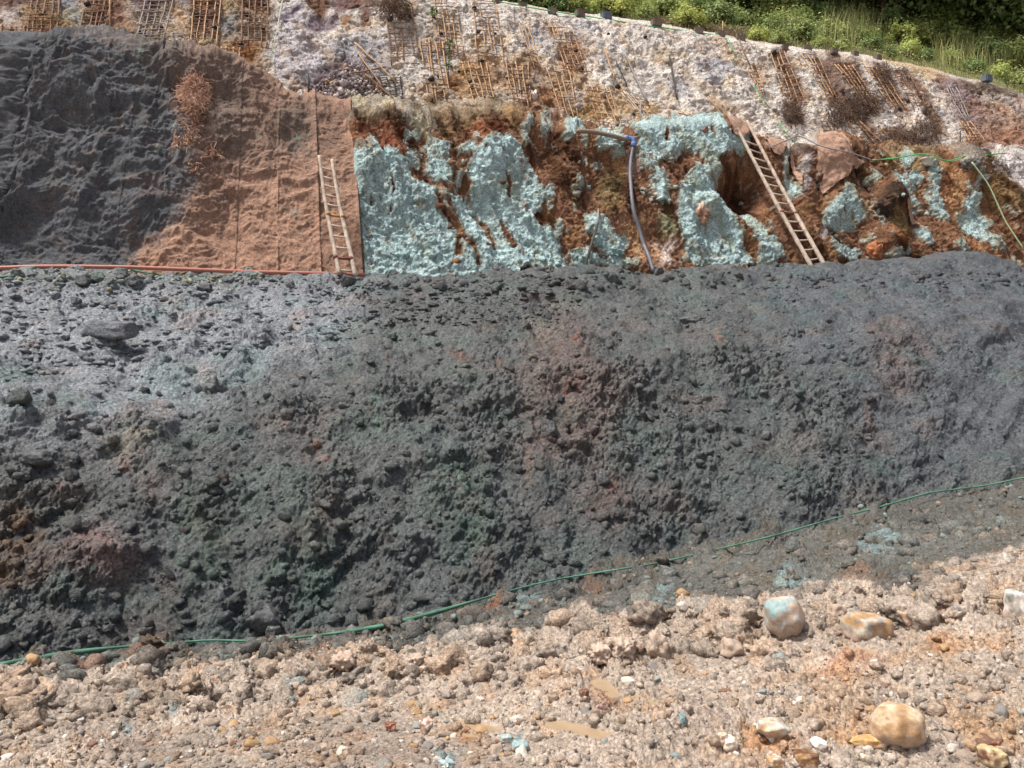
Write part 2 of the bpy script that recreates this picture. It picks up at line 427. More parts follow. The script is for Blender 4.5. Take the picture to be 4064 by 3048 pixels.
PUD = [  # water polygons: mud puddles (tan) and the grey run-off along the foot of the slope
    ('tan', Z([(270, 1270), (420, 1255), (600, 1290), (760, 1330), (900, 1380), (860, 1410), (740, 1425), (600, 1380), (420, 1340), (290, 1310)], 2032, 2286)),
    ('tan', Z([(660, 930), (740, 905), (840, 930), (870, 980), (960, 1050), (870, 1085), (800, 1020), (700, 960)], 2032, 2286)),
    ('tan', Z([(1010, 1005), (1080, 1030), (1200, 1080), (1290, 1115), (1210, 1120), (1100, 1080), (1020, 1035)], 2032, 2286)),
    ('tan', Z([(1200, 930), (1300, 950), (1430, 990), (1460, 1020), (1380, 1025), (1260, 980)], 2032, 2286)),
    ('tan', Z([(1690, 1235), (1800, 1215), (1930, 1240), (2060, 1270), (2190, 1310), (2080, 1320), (1900, 1310), (1760, 1270)], 1016, 2286)),
    ('tan', Z([(1760, 1340), (1850, 1350), (1960, 1380), (1900, 1395), (1790, 1380)], 1016, 2286)),
    ('tan', Z([(570, 625), (700, 615), (860, 640), (1000, 655), (940, 685), (800, 685), (650, 660)], 3048, 2286)),
    ('grey', Z([(150, 775), (280, 755), (430, 755), (500, 765), (400, 800), (280, 815), (170, 810)], 1016, 2286)),
    ('grey', Z([(800, 720), (900, 705), (1010, 700), (990, 745), (880, 755), (820, 745)], 1016, 2286)),
    ('grey', Z([(1100, 690), (1180, 655), (1240, 670), (1220, 715), (1150, 735), (1105, 715)], 1016, 2286)),
    ('grey', Z([(1490, 660), (1600, 640), (1700, 645), (1690, 675), (1560, 685)], 1016, 2286)),
]
pm = Paint((0, 0, 0)); pud_info = []
for kind_, poly in PUD:
    r = pm.mask(poly, 10); (y0, y1, x0, x1), m = r
    full = np.zeros((GH, GW), np.float32); full[y0:y1, x0:x1] = m
    w = sample_map(full, G.u, G.v); wi = w > .5; w = w * (1 + .55 * fbm(G.P, 7, 3, 33))
    lvl = np.percentile(G.D[wi], 12) if wi.any() else 0; ring = sstep(.03, .18, w) * (1 - sstep(.3, .6, w)); G.D = np.where(ring > .3, np.maximum(G.D, lvl + .022 * ring), G.D)
    G.D = G.D * (1 - sstep(.15, .5, w)) + (lvl - .028 + .03 * fbm(G.P, 9, 3, 34)) * sstep(.2, .6, w)
    pud_info.append((kind_, poly, lvl))
G.finish()
pg = Paint((182, 164, 147))
DARKB = [(-400, 2600), (0, 2690), (350, 2715), (700, 2690), (1000, 2665), (1300, 2640), (1600, 2600), (1900, 2540), (2200, 2490), (2600, 2455), (2900, 2430),
         (3150, 2370), (3350, 2330), (3500, 2370), (3700, 2365), (3760, 2330), (3620, 2290), (3800, 2250), (4064, 2180), (4464, 2080)]
pg.poly([(-400, 1500), (4464, 1500)] + DARKB[::-1], (94, 93, 88), 20)
pg.poly([(2700, 2250), (3300, 2120), (4064, 1980), (4464, 1900), (4464, 2120), (3900, 2180), (3400, 2270), (2800, 2380)], (106, 106, 100), 30, .8)
for u, v, ru, rv, c, a in [(3050, 2980, 130, 60, (190, 132, 66), .7), (3350, 2930, 120, 35, (196, 146, 80), .5), (2400, 2770, 60, 50, (160, 110, 70), .6), (1850, 2920, 45, 40, (176, 120, 60), .8),
                          (3400, 2640, 150, 25, (190, 130, 90), .6), (3750, 2560, 80, 40, (190, 140, 90), .6), (3950, 2900, 140, 90, (190, 150, 100), .5), (600, 2620, 90, 25, (170, 120, 90), .6),
                          (350, 2660, 80, 22, (160, 106, 80), .6), (1250, 2640, 110, 22, (176, 132, 100), .6), (3400, 2300, 90, 40, (150, 112, 80), .6), (2350, 2330, 40, 25, (150, 100, 70), .5),
                          (1950, 2390, 30, 40, (180, 110, 70), .6), (500, 2950, 200, 60, (172, 152, 138), .6), (1500, 2990, 300, 40, (160, 138, 122), .6), (2700, 2900, 180, 50, (176, 156, 142), .5)]:
    pg.blob(u, v, ru, rv, c, 16, a)
for u, v, r in [(300, 2610, 30), (1150, 2700, 22), (1180, 2720, 30), (1380, 2780, 20), (1440, 2760, 25), (120, 2800, 20), (480, 2890, 25), (1780, 3020, 60), (2000, 2935, 40), (2060, 2955, 45),
                (2790, 2640, 20), (1830, 2550, 22), (520, 2740, 30), (700, 2820, 30), (30, 2900, 30), (1760, 2820, 28), (2080, 2370, 60), (3150, 2300, 70), (3500, 2150, 90), (2600, 2380, 60)]:
    pg.blob(u, v, r, r * .5, (128, 158, 162), 8, .75)
wu = 80 * fbm(G.P, 2.0, 6, 31, gain=.64); wv = 120 * fbm(G.P, 1.6, 6, 47, gain=.66)
cg = pg.sample(G.u + wu, G.v + wv)
tone = fbm(G.P, 1.6, 4, 51)[..., None]; och = sstep(.18, .5, fbc(G.P, 2.8, 4, 52))[..., None]
cg = cg * (1 + .18 * tone); cg = cg * (1 - .4 * och) + cg * np.array([1.0, .74, .5]) * .4 * och
hollow = sstep(.02, -.08, G.D - blur(G.D, 6, 2))[..., None]                       # mud is coloured darker in its hollows
cg = cg * (1 - .12 * hollow); cg = cg * (1 - .2 * (flat * sstep(2500, 2650, G.v))[..., None])   # smooth wet silt
oc2 = (sstep(.12, .4, fbc(G.P, 1.7, 5, 53, gain=.65)) * sstep(2450, 2600, G.v) * np.interp(G.u, [0, 1500, 2500], [.3, .6, 1]))[..., None]; cg = cg * (1 - .45 * oc2) + cg * np.array([1.0, .76, .52]) * .45 * oc2
G.build('ground', M_mud, cg, kind='structure')
def water_mat(name, rgb):
    m, nt, b = new_mat(name); b.inputs['Base Color'].default_value = (*lin(rgb), 1); b.inputs['Roughness'].default_value = .05
    b.inputs['Specular IOR Level'].default_value = .5; n = noise_node(nt, 6, 3); bp = nt.nodes.new('ShaderNodeBump'); bp.inputs['Strength'].default_value = .03
    nt.links.new(n.outputs[0], bp.inputs['Height']); nt.links.new(bp.outputs[0], b.inputs['Normal']); return m
M_wt, M_wg = water_mat('muddy_water', (168, 142, 108)), water_mat('grey_water', (84, 90, 86))
for kind_, poly, lvl in pud_info:
    c = np.mean(poly, axis=0); pts = []
    for u, v in poly:
        uu, vv = c[0] + (u - c[0]) * 1.12, c[1] + (v - c[1]) * 1.2
        i, j = G.idx(uu, vv); pts.append(G.P[i, j] + G.N[i, j] * lvl)
    pts = np.array(pts); pts[:, 2] = np.polyval([0], pts[:, 0]) + pts[:, 2].mean() if False else pts[:, 2]
    # fit the local plane of the ground so that the sheet stays level with its rim
    A = np.c_[pts[:, :2], np.ones(len(pts))]; k = np.linalg.lstsq(A, pts[:, 2], rcond=None)[0]; pts[:, 2] = A @ k
    me = bpy.data.meshes.new('puddle'); me.from_pydata([tuple(p) for p in pts], [], [list(range(len(pts)))]); me.materials.append(M_wt if kind_ == 'tan' else M_wg); me.update()
    ob('puddle', me, kind='structure')
# far ground round the cut, so the place goes on outside the frame
me = mesh_np('terrain', [(-300, -300, -.8), (300, -300, -.8), (300, 300, -.8), (-300, 300, -.8)], [[0, 1, 2, 3]], M_mud, False, np.tile(lin((176, 158, 142)), (4, 1)))
ob('terrain', me, kind='structure')

# ---------- lower slope: dark sprayed bench
CREST = [(-1000, 1120, 13.2), (0, 1112, 14.6), (400, 1112, 15.2), (800, 1116, 16.0), (1050, 1108, 16.6), (1200, 1092, 16.9), (1500, 1096, 17.4), (1800, 1096, 17.8), (2100, 1076, 18.2), (2300, 1080, 18.6),
         (2600, 1090, 19.2), (2800, 1066, 19.6), (3050, 1060, 20.1), (3300, 1056, 20.6), (3700, 1036, 21.4), (3900, 1034, 21.8), (4064, 1082, 22.2), (4200, 1130, 22.5), (5000, 1180, 24.5)]
MIDC = [(-1000, 1760, 9.2), (0, 1660, 10.1), (800, 1610, 11.4), (1400, 1540, 12.3), (2032, 1470, 13.2), (2800, 1410, 14.6), (3400, 1370, 15.9), (4064, 1340, 17.4), (5000, 1290, 19.5)]
LOWC = [(u, v + 110, y - .55) for u, v, y in FOOT]
FOOTS = [(u, v + 25, y) for u, v, y in FOOT]
TREAD = [(u, 1524 + (H - ((H - (v - 1524) / F * y) + (.32 if u < 1100 else .02))) / (y + 1.25) * F, y + 1.25) for u, v, y in CREST]
TREAD2 = [(u, 1524 + (H - ((H - (v - 1524) / F * y) + .1)) / (y + 2.6) * F, y + 2.6) for u, v, y in CREST]
D = Patch(columns(980), [LOWC, FOOTS, MIDC, CREST, TREAD, TREAD2], [10, 170, 185, 14, 6], smooth=14)
X, T = D.P[..., 0], D.t
gul = np.interp(D.u, [2400, 3200, 4064], [0.15, .5, 1.0])
lean = X - .8 * D.t * gul                                               # gullies run down to the right
low = np.stack([lean, D.P[..., 1] * .35, D.P[..., 2] * .35], -1)
wp = D.P + .35 * np.stack([fbm(D.P, 1.1, 3, 15), 0 * X, fbm(D.P, 1.1, 3, 16)], -1)
D.D = .26 * fbm(D.P, .42, 3, 11) + .15 * fbm(low, .9, 3, 12, ridge=True) * (.35 + 1.5 * gul ** 1.5) + .16 * fbm(wp, .95, 4, 13, ridge='billow') + .10 * fbm(wp, 2.1, 4, 18, gain=.6)
crumb = sstep(-.22, .28, fbm(D.P, .8, 4, 14)) * .8 + .2
crumb *= np.interp(D.u, [0, 2600, 3500, 4064], [1, 1, .8, .65])
vd = D.P - np.array([0, 0, H], np.float32); vd /= np.linalg.norm(vd, axis=-1, keepdims=True); graz = np.clip(1.7 * blur(np.abs((vd * D.N).sum(-1)), 6, 1), .35, 1)   # long flat lie of the upper left: lower lumps
crumb = crumb * graz
D.D += crumb * (lumps(X, T, 3.4, 11, soft=True, sparse=.6) * .11 + lumps(X, T, 7.5, 12, sparse=.45) * .075 + .13 * fbm(D.P, 5, 5, 17, gain=.72))
D.D += (.3 + .7 * crumb) * (lumps(X, T, 15, 13, sparse=.4) * .045 + lumps(X, T, 30, 14, sparse=.3) * .024)
D.D -= .11 * sstep(.25, .6, fbm(D.P, 2.6, 3, 19)) * crumb
fade = sstep(0, 14, np.arange(D.P.shape[0]))[:, None]; D.D *= .3 + .7 * fade
for u, v, ru, rv, d in [(390, 2230, 150, 100, .22), (420, 1300, 150, 60, .15), (560, 1730, 120, 90, .16), (1450, 1450, 130, 120, .14), (2300, 1380, 100, 80, .12), (2850, 1420, 60, 160, .12), (2650, 1500, 60, 140, .12), (930, 2020, 120, 160, -.16), (3950, 1260, 150, 80, .2)]:
    D.D += d * np.exp(-((D.u - u) / ru) ** 2 - ((D.v - v) / rv) ** 2)
D.finish()
pd_ = Paint((86, 91, 92))
pd_.poly([(-400, 1100), (1500, 1100), (1300, 1400), (500, 1700), (-400, 1800)], (132, 138, 146), 70)  # sky light on the flatter upper left, painted into the colour
pd_.poly([(2900, 1040), (4400, 1020), (4400, 1800), (3500, 1900)], (86, 92, 98), 80)
for u, v, ru, rv, c, a in [(70, 2190, 110, 200, (96, 72, 48), .95), (390, 2230, 150, 110, (126, 98, 94), .9), (530, 1750, 110, 100, (146, 126, 116), .7), (800, 2160, 110, 190, (66, 92, 76), .75), (1150, 2290, 180, 80, (78, 102, 90), .65),
                          (1820, 2010, 150, 160, (76, 100, 90), .6), (2250, 1560, 190, 300, (108, 88, 80), .75), (2400, 1960, 130, 130, (106, 88, 82), .6), (3540, 1450, 120, 180, (104, 92, 88), .7), (900, 1440, 60, 40, (92, 122, 116), .6),
                          (100, 1500, 140, 60, (64, 76, 72), .6), (200, 1640, 160, 60, (70, 84, 80), .5), (1250, 1760, 70, 130, (120, 104, 98), .6), (1500, 1600, 60, 60, (74, 92, 84), .5), (2150, 1330, 60, 60, (124, 104, 88), .6),
                          (600, 1960, 80, 50, (110, 84, 74), .6), (250, 1980, 90, 40, (104, 88, 78), .6), (1300, 2020, 50, 90, (112, 92, 70), .6), (3880, 1500, 60, 40, (96, 118, 114), .4), (3350, 1500, 80, 60, (92, 110, 108), .4),
                          (450, 2340, 60, 20, (120, 84, 66), .6), (2760, 1340, 40, 50, (116, 96, 84), .5), (3600, 2060, 120, 60, (106, 94, 92), .5), (3700, 1130, 160, 40, (88, 92, 100), .5), (1700, 1350, 120, 60, (104, 106, 104), .5)]:
    pd_.blob(u, v, ru, rv, c, 36, a)
for pts, w, c in [([(2290, 1320), (2300, 1460), (2296, 1560)], 16, (150, 84, 58)), ([(2840, 1310), (2846, 1400)], 16, (158, 100, 66)), ([(1265, 1740), (1275, 1860)], 24, (134, 92, 76)), ([(1790, 1380), (1820, 1440)], 22, (140, 92, 74)),
                  ([(1960, 1420), (1966, 1455)], 16, (176, 122, 70)), ([(3440, 1640), (3444, 1712)], 16, (164, 104, 74)), ([(500, 1860), (515, 1900)], 30, (146, 86, 62)), ([(220, 1940), (226, 1970)], 24, (146, 92, 66)), ([(2100, 1780), (2115, 1920)], 26, (120, 92, 70)),
                  ([(2415, 1920), (2422, 1950)], 26, (166, 110, 80)), ([(2240, 1530), (2244, 1550)], 14, (200, 110, 60)), ([(1130, 1640), (1140, 1700)], 20, (136, 104, 92)), ([(300, 1575), (312, 1590)], 18, (160, 84, 50)), ([(1490, 1530), (1520, 1600)], 14, (92, 130, 118)),
                  ([(1515, 1640), (1525, 1720)], 12, (92, 134, 112)), ([(1300, 1860), (1340, 1920)], 20, (84, 132, 112)), ([(1830, 1870), (1850, 1960)], 22, (92, 136, 118)), ([(2570, 1740), (2580, 1790)], 14, (96, 136, 126)), ([(3150, 1540), (3180, 1600)], 20, (96, 130, 126))]:
    pd_.line(pts, w, c, 8, .8)
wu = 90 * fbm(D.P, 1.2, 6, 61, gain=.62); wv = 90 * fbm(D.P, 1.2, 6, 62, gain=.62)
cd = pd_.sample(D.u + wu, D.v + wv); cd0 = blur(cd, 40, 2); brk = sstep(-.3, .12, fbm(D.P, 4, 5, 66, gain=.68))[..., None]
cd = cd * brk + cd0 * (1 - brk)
grn = sstep(.2, .5, fbc(D.P, 1.1, 5, 63))[..., None]; rst = sstep(.3, .55, fbc(D.P, 1.3, 5, 64))[..., None]
cd = cd * (1 + .16 * fbm(D.P, 4, 4, 65)[..., None])
cd = cd * (1 - .5 * grn) + cd * np.array([.80, 1.08, .98]) * .5 * grn
cd = cd * (1 - .5 * rst) + cd * np.array([1.28, 1.0, .88]) * .5 * rst
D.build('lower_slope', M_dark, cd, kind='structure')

# ---------- coir mat area (left part of the middle bench)
MT = [(-1000, 130), (0, 165), (300, 166), (450, 176), (560, 212), (700, 232), (850, 248), (1000, 288), (1050, 312), (1150, 368), (1220, 386), (1270, 372), (1310, 380), (1400, 402)]
mus = np.concatenate([np.linspace(-900, -60, 30, endpoint=False), np.linspace(-60, 1440, 400)])
def mat_u(u, v): return u
mc_f = [(u, 1135, float(strike(u, 18.6))) for u in (-1000, 0, 700, 1440)]
mc_1 = [(-1000, 930, float(strike(-1000, 19.0))), (0, 930, float(strike(0, 19.4))), (500, 920, float(strike(500, 19.2))), (1000, 900, float(strike(1000, 19.3))), (1440, 880, float(strike(1440, 19.3)))]
mc_2 = [(-1000, 500, float(strike(-1000, 20.1))), (0, 500, float(strike(0, 20.2))), (500, 500, float(strike(500, 20.1))), (1000, 590, float(strike(1000, 20.2))), (1440, 640, float(strike(1440, 20.2)))]
mc_t = [(u, v + 14, float(strike(u, 21.3))) for u, v in MT]
mc_b = [(u, v + 10, float(strike(u, 22.4))) for u, v in MT]
MA = Patch(mus, [mc_f, mc_1, mc_2, mc_t, mc_b], [70, 110, 100, 10], smooth=18)
# shear columns so that strip edges lean as lines running straight down the slope
lean_u = (mus[None, :] - 1100) / 4500 * (MA.v - 1085)
X, T = MA.P[..., 0], MA.t
big = fbm(MA.P, .5, 3, 71)
fold = fbm(np.stack([X, MA.P[..., 1], MA.P[..., 2] * 1.6], -1), 1.5, 3, 72, ridge=True)
leftw = np.interp(MA.u, [0, 800, 1100, 1440], [1, 1, .55, .35])
upw = np.interp(MA.v, [200, 650, 900], [1, .8, .45])
mw = MA.P + .5 * np.stack([fbm(MA.P, .8, 3, 77), 0 * X, fbm(MA.P, .8, 3, 78)], -1)
MA.D = .34 * big * leftw + .20 * fbm(mw, .75, 3, 72, ridge=True) * leftw * (.4 + .8 * upw) + .13 * fbm(mw, 1.9, 4, 73, ridge=True, gain=.6) * leftw * (.3 + upw) + .05 * fbm(MA.P, 3.2, 3, 74)
MA.D += (.03 + .03 * leftw) * fbm(mw, 5, 4, 75, gain=.65, ridge=True) + .014 * fbm(MA.P, 14, 2, 76)
for pts, w, d in [([(80, 440), (130, 490), (200, 525), (215, 500)], 16, .10), ([(240, 610), (290, 640), (330, 630)], 18, .08), ([(400, 560), (450, 590), (490, 585), (500, 620)], 18, .09), ([(600, 400), (640, 440), (660, 470)], 20, .09),
                  ([(460, 215), (520, 222), (545, 212)], 12, .10), ([(545, 215), (530, 260), (520, 290)], 12, .08), ([(670, 200), (700, 260), (740, 290)], 25, .08), ([(350, 420), (480, 400), (540, 430)], 16, .08), ([(395, 745), (440, 735), (520, 740)], 14, .10),
                  ([(160, 690), (200, 680), (270, 690)], 16, .08), ([(680, 600), (672, 660), (650, 690)], 16, .07), ([(550, 970), (640, 950), (700, 940), (760, 970), (830, 985), (920, 1000)], 16, .07), ([(1110, 720), (1200, 735), (1260, 725)], 14, .06),
                  ([(1150, 800), (1230, 770)], 14, .05), ([(1105, 610), (1160, 620), (1190, 615)], 12, .05), ([(240, 850), (300, 860)], 16, .07), ([(330, 830), (380, 800)], 14, .06)]:
    pts = np.asarray(pts, float); dmin = np.full(MA.u.shape, 1e9)
    for (a0, b0), (a1, b1) in zip(pts[:-1], pts[1:]):
        t = np.clip(((MA.u - a0) * (a1 - a0) + (MA.v - b0) * (b1 - b0)) / ((a1 - a0) ** 2 + (b1 - b0) ** 2), 0, 1)
        dmin = np.minimum(dmin, (MA.u - a0 - t * (a1 - a0)) ** 2 + (MA.v - b0 - t * (b1 - b0)) ** 2)
    MA.D += d * np.exp(-dmin / w ** 2) - d * .6 * np.exp(-dmin / (w * 2.2) ** 2)
for u, v, ru, rv, d in [(1180, 560, 70, 60, -.2), (1180, 470, 80, 50, .06), (620, 270, 80, 50, .2), (150, 480, 80, 60, -.18), (600, 600, 80, 60, -.12), (60, 900, 120, 120, -.25), (350, 500, 130, 90, -.1)]:
    MA.D += d * np.exp(-((MA.u - u) / ru) ** 2 - ((MA.v - v) / rv) ** 2)
# strips of matting, about a metre wide, each a part: find every vertex's strip from its straight-down coordinate
foot_edges = np.array([-1100, -960, -800, -640, -480, -320, -160, 0, 150, 300, 455, 615, 775, 935, 1103, 1273, 1441])
scoord = mus[None, :] + 0 * MA.v
MA.finish()
pmat = Paint((178, 138, 114))
pmat.poly([(-400, 100), (560, 130), (700, 250), (640, 420), (760, 640), (790, 760), (700, 900), (560, 1000), (480, 1140), (-400, 1140)], (98, 101, 106), 22)
pmat.poly([(300, 170), (700, 200), (900, 260), (1040, 330), (1100, 420), (1110, 600), (960, 640), (800, 700), (740, 620), (700, 500), (560, 300)], (124, 110, 102), 50, .85)
pmat.poly([(1020, 280), (1150, 370), (1390, 400), (1400, 600), (1250, 640), (1100, 650), (1000, 640), (960, 420)], (150, 120, 102), 40, .8)
pmat.poly([(1100, 440), (1240, 420), (1240, 560), (1180, 620), (1110, 600)], (112, 102, 94), 24, .8)
pmat.poly([(150, 165), (500, 175), (520, 200), (300, 205), (150, 190)], (140, 126, 118), 14, .7)
pmat.poly([(700, 620), (860, 600), (960, 700), (900, 900), (740, 960)], (146, 118, 102), 50, .5)
pmat.poly([(680, 960), (960, 880), (1100, 900), (1430, 800), (1440, 1140), (600, 1140)], (184, 140, 114), 60, .6)
for u, v in [(460, 380), (290, 500), (635, 515), (590, 610), (1170, 850), (1030, 550), (1165, 545), (1370, 757), (500, 320), (450, 255)]:
    pmat.blob(u, v, 14, 10, (140, 160, 150), 4, .8)
cm = pmat.sample(MA.u + 90 * fbm(MA.P, 1.2, 6, 81, gain=.66) + 70 * fbm(MA.P, 7, 4, 85, gain=.8), MA.v + 70 * fbm(MA.P, 1.2, 6, 82, gain=.66) + 50 * fbm(MA.P, 7, 4, 86, gain=.8))
fb_ = (sstep(.08, .36, fbc(MA.P, 2.6, 6, 84, gain=.72)) * np.interp(MA.u, [0, 250, 700], [.25, .5, .8]))[..., None]; cm = cm * (1 - .5 * fb_) + lin((134, 112, 98)) * .5 * fb_
cm *= (1 + .22 * fbm(MA.P, 3, 5, 83, gain=.65)[..., None])
mat_root = ob('coir_mat', None, label='coir matting draped over the left bench, grey at left and bare brown at right', cat='matting', loc=tuple(P(720, 1085, float(strike(720, 18.6)))))
bpy.context.view_layer.update(); inv = mat_root.matrix_world.inverted(); off = -np.array(mat_root.location)
ids = np.searchsorted(foot_edges, mus + 1e-6) - 1
for k in range(len(foot_edges) - 1):
    cols = np.where((mus >= foot_edges[k] - 14) & (mus <= foot_edges[k + 1] + (0 if k == len(foot_edges) - 2 else 3)))[0]
    if len(cols) < 3: continue
    c0, c1 = cols[0], cols[-1]
    # straight-down shift: upper end of each strip is carried left, as the slope's fall line runs
    sub = MA.Pd[:, c0:c1 + 1].copy(); nu = c1 - c0 + 1; f = np.linspace(0, 1, nu)
    lift = .02 + (.04 if k > 12 else .004) * np.exp(-((1 - f) / .06) ** 2) * (1 + .6 * np.sin(MA.t[:, c0:c0 + 1] * 3 + k)) + (.015 if k > 12 else .003) * np.sin(k * 2.3)
    sub = sub + MA.N[:, c0:c1 + 1] * lift[..., None] + off
    sub[:, :, 0] += lean_u[:, c0:c1 + 1] / F * MA.P[:, c0:c1 + 1, 1] * .9
    nb = sub.shape[0]; i, j = np.meshgrid(np.arange(nb - 1), np.arange(nu - 1), indexing='ij'); a = i * nu + j
    Q = np.stack([a, a + 1, a + nu + 1, a + nu], -1).reshape(-1, 4)
    if MA.flip < 0: Q = Q[:, ::-1]
    me = mesh_np('mat_strip', sub, Q, M_coir, True, cm[:, c0:c1 + 1] * (1 + .05 * math.sin(k * 4.1)))
    ob('mat_strip', me, parent=mat_root)

# ---------- middle rock face: turquoise altered rock with rust
FT = [(1000, 420), (1380, 440), (1500, 452), (1700, 470), (1850, 452), (1950, 440), (2030, 468), (2100, 500), (2250, 530), (2400, 556), (2500, 566), (2560, 520), (2640, 515), (2800, 508), (2880, 520), (2950, 580), (3060, 600), (3140, 620), (3250, 585),
      (3340, 590), (3420, 622), (3600, 640), (3750, 640), (3850, 625), (3950, 625), (4064, 632), (5000, 700)]
fc_f = [(u, 1170, float(strike(u, 18.9))) for u in (1000, 2000, 3000, 4064, 5000)]
fc_m = [(u, 800, float(strike(u, 19.9))) for u in (1000, 2000, 3000, 4064, 5000)]
fc_t = [(u, v + 12, float(strike(u, 20.9))) for u, v in FT]
fc_b = [(u, v - 14, float(strike(u, 22.3))) for u, v in FT]
R = Patch(columns(760, 1340, 4124, 1180, 5000, 16), [fc_f, fc_m, fc_t, fc_b], [95, 95, 16], smooth=10)
z6 = lambda p: Z(p, 1016, 500); z7 = lambda p: Z(p, 2032, 500); z8 = lambda p: Z(p, 3048, 500)
TUR = [z6(p) for p in [
    [(790, 260), (930, 170), (1010, 215), (1120, 260), (1200, 310), (1290, 400), (1330, 480), (1310, 580), (1370, 560), (1500, 560), (1560, 620), (1660, 640), (1760, 660), (1850, 760), (2050, 840), (2230, 900), (2230, 1400), (790, 1400)],
    [(1280, 230), (1340, 250), (1400, 250), (1420, 460), (1390, 460), (1340, 410), (1290, 330)],
    [(1420, 230), (1460, 170), (1480, 80), (1500, 110), (1530, 190), (1560, 220), (1640, 180), (1665, 200), (1670, 560), (1600, 560), (1540, 540), (1430, 470), (1440, 350)],
    [(1720, 280), (1800, 240), (1880, 130), (1925, 150), (1900, 230), (1850, 300), (1760, 350)], [(1690, 500), (1740, 470), (1800, 500), (1760, 560), (1760, 640), (1700, 620)],
    [(1930, 230), (2000, 170), (2100, 150), (2180, 190), (2230, 260), (2230, 900), (2050, 840), (1850, 740), (1780, 640), (1850, 610), (1830, 540), (1780, 470), (1800, 400), (1860, 330)],
    [(1250, 100), (1420, 90), (1400, 130), (1300, 200), (1270, 180)], [(1050, 90), (1090, 160), (1060, 190)]]]
TUR += [z7(p) for p in [
    [(-10, 270), (60, 300), (150, 450), (200, 520), (190, 600), (240, 640), (220, 760), (120, 830), (200, 900), (260, 950), (330, 1020), (400, 1130), (430, 1300), (-10, 1300)],
    [(40, 0), (130, 0), (110, 200), (70, 290), (30, 280)], [(210, 20), (330, 20), (290, 120), (290, 330), (275, 290), (265, 130), (215, 90)], [(210, 100), (235, 110), (242, 200), (225, 190)],
    [(410, 70), (500, 40), (600, 80), (620, 240), (590, 230), (560, 130), (480, 130), (440, 200), (420, 190)], [(680, 150), (760, 110), (830, 80), (930, 150), (950, 280), (890, 310), (880, 360), (850, 250), (720, 240), (690, 180)],
    [(570, 290), (650, 300), (640, 370), (580, 360)], [(560, 470), (610, 500), (590, 610), (510, 600), (500, 530)], [(600, 385), (635, 390), (625, 460)], [(680, 320), (780, 310), (760, 400), (690, 390)], [(415, 320), (450, 330), (440, 400), (415, 390)],
    [(260, 580), (320, 590), (320, 760), (270, 880), (275, 720)], [(475, 640), (520, 680), (540, 790), (480, 850)], [(350, 840), (410, 870), (400, 1010), (350, 1050)], [(630, 510), (675, 515), (670, 545), (635, 540)],
    [(590, 790), (680, 800), (760, 810), (800, 900), (880, 970), (960, 980), (1010, 1050), (970, 1110), (900, 1100), (880, 1190), (800, 1160), (700, 1150), (690, 1020), (600, 1000), (580, 880)],
    [(420, 1180), (480, 1130), (540, 1120), (600, 1130), (700, 1170), (800, 1180), (1080, 1190), (1050, 1280), (430, 1280)], [(230, 910), (280, 910), (290, 1000), (240, 980)],
    [(1080, 40), (1200, 20), (1300, 30), (1450, 20), (1600, 0), (1780, 10), (1800, 130), (1850, 170), (1960, 110), (1970, 320), (1900, 280), (1800, 270), (1780, 330), (1720, 340), (1700, 400), (1640, 360), (1560, 340), (1480, 250), (1400, 330), (1330, 400), (1290, 300), (1260, 330), (1200, 430), (1120, 440), (1080, 330), (1070, 180)],
    [(1180, 440), (1260, 420), (1310, 480), (1300, 600), (1330, 700), (1260, 740), (1210, 700), (1170, 580)],
    [(1590, 380), (1700, 370), (1760, 430), (1740, 520), (1760, 640), (1800, 700), (1860, 760), (1950, 940), (1960, 1080), (2060, 1260), (1520, 1260), (1440, 1050), (1400, 900), (1370, 650), (1400, 540), (1470, 500), (1500, 440)],
    [(1920, 660), (2010, 700), (2110, 830), (2180, 950), (2230, 980), (2230, 1250), (2080, 1250), (2060, 1030), (2000, 850), (1930, 760)], [(1420, 1150), (1500, 1160), (1490, 1240), (1420, 1240)]]]
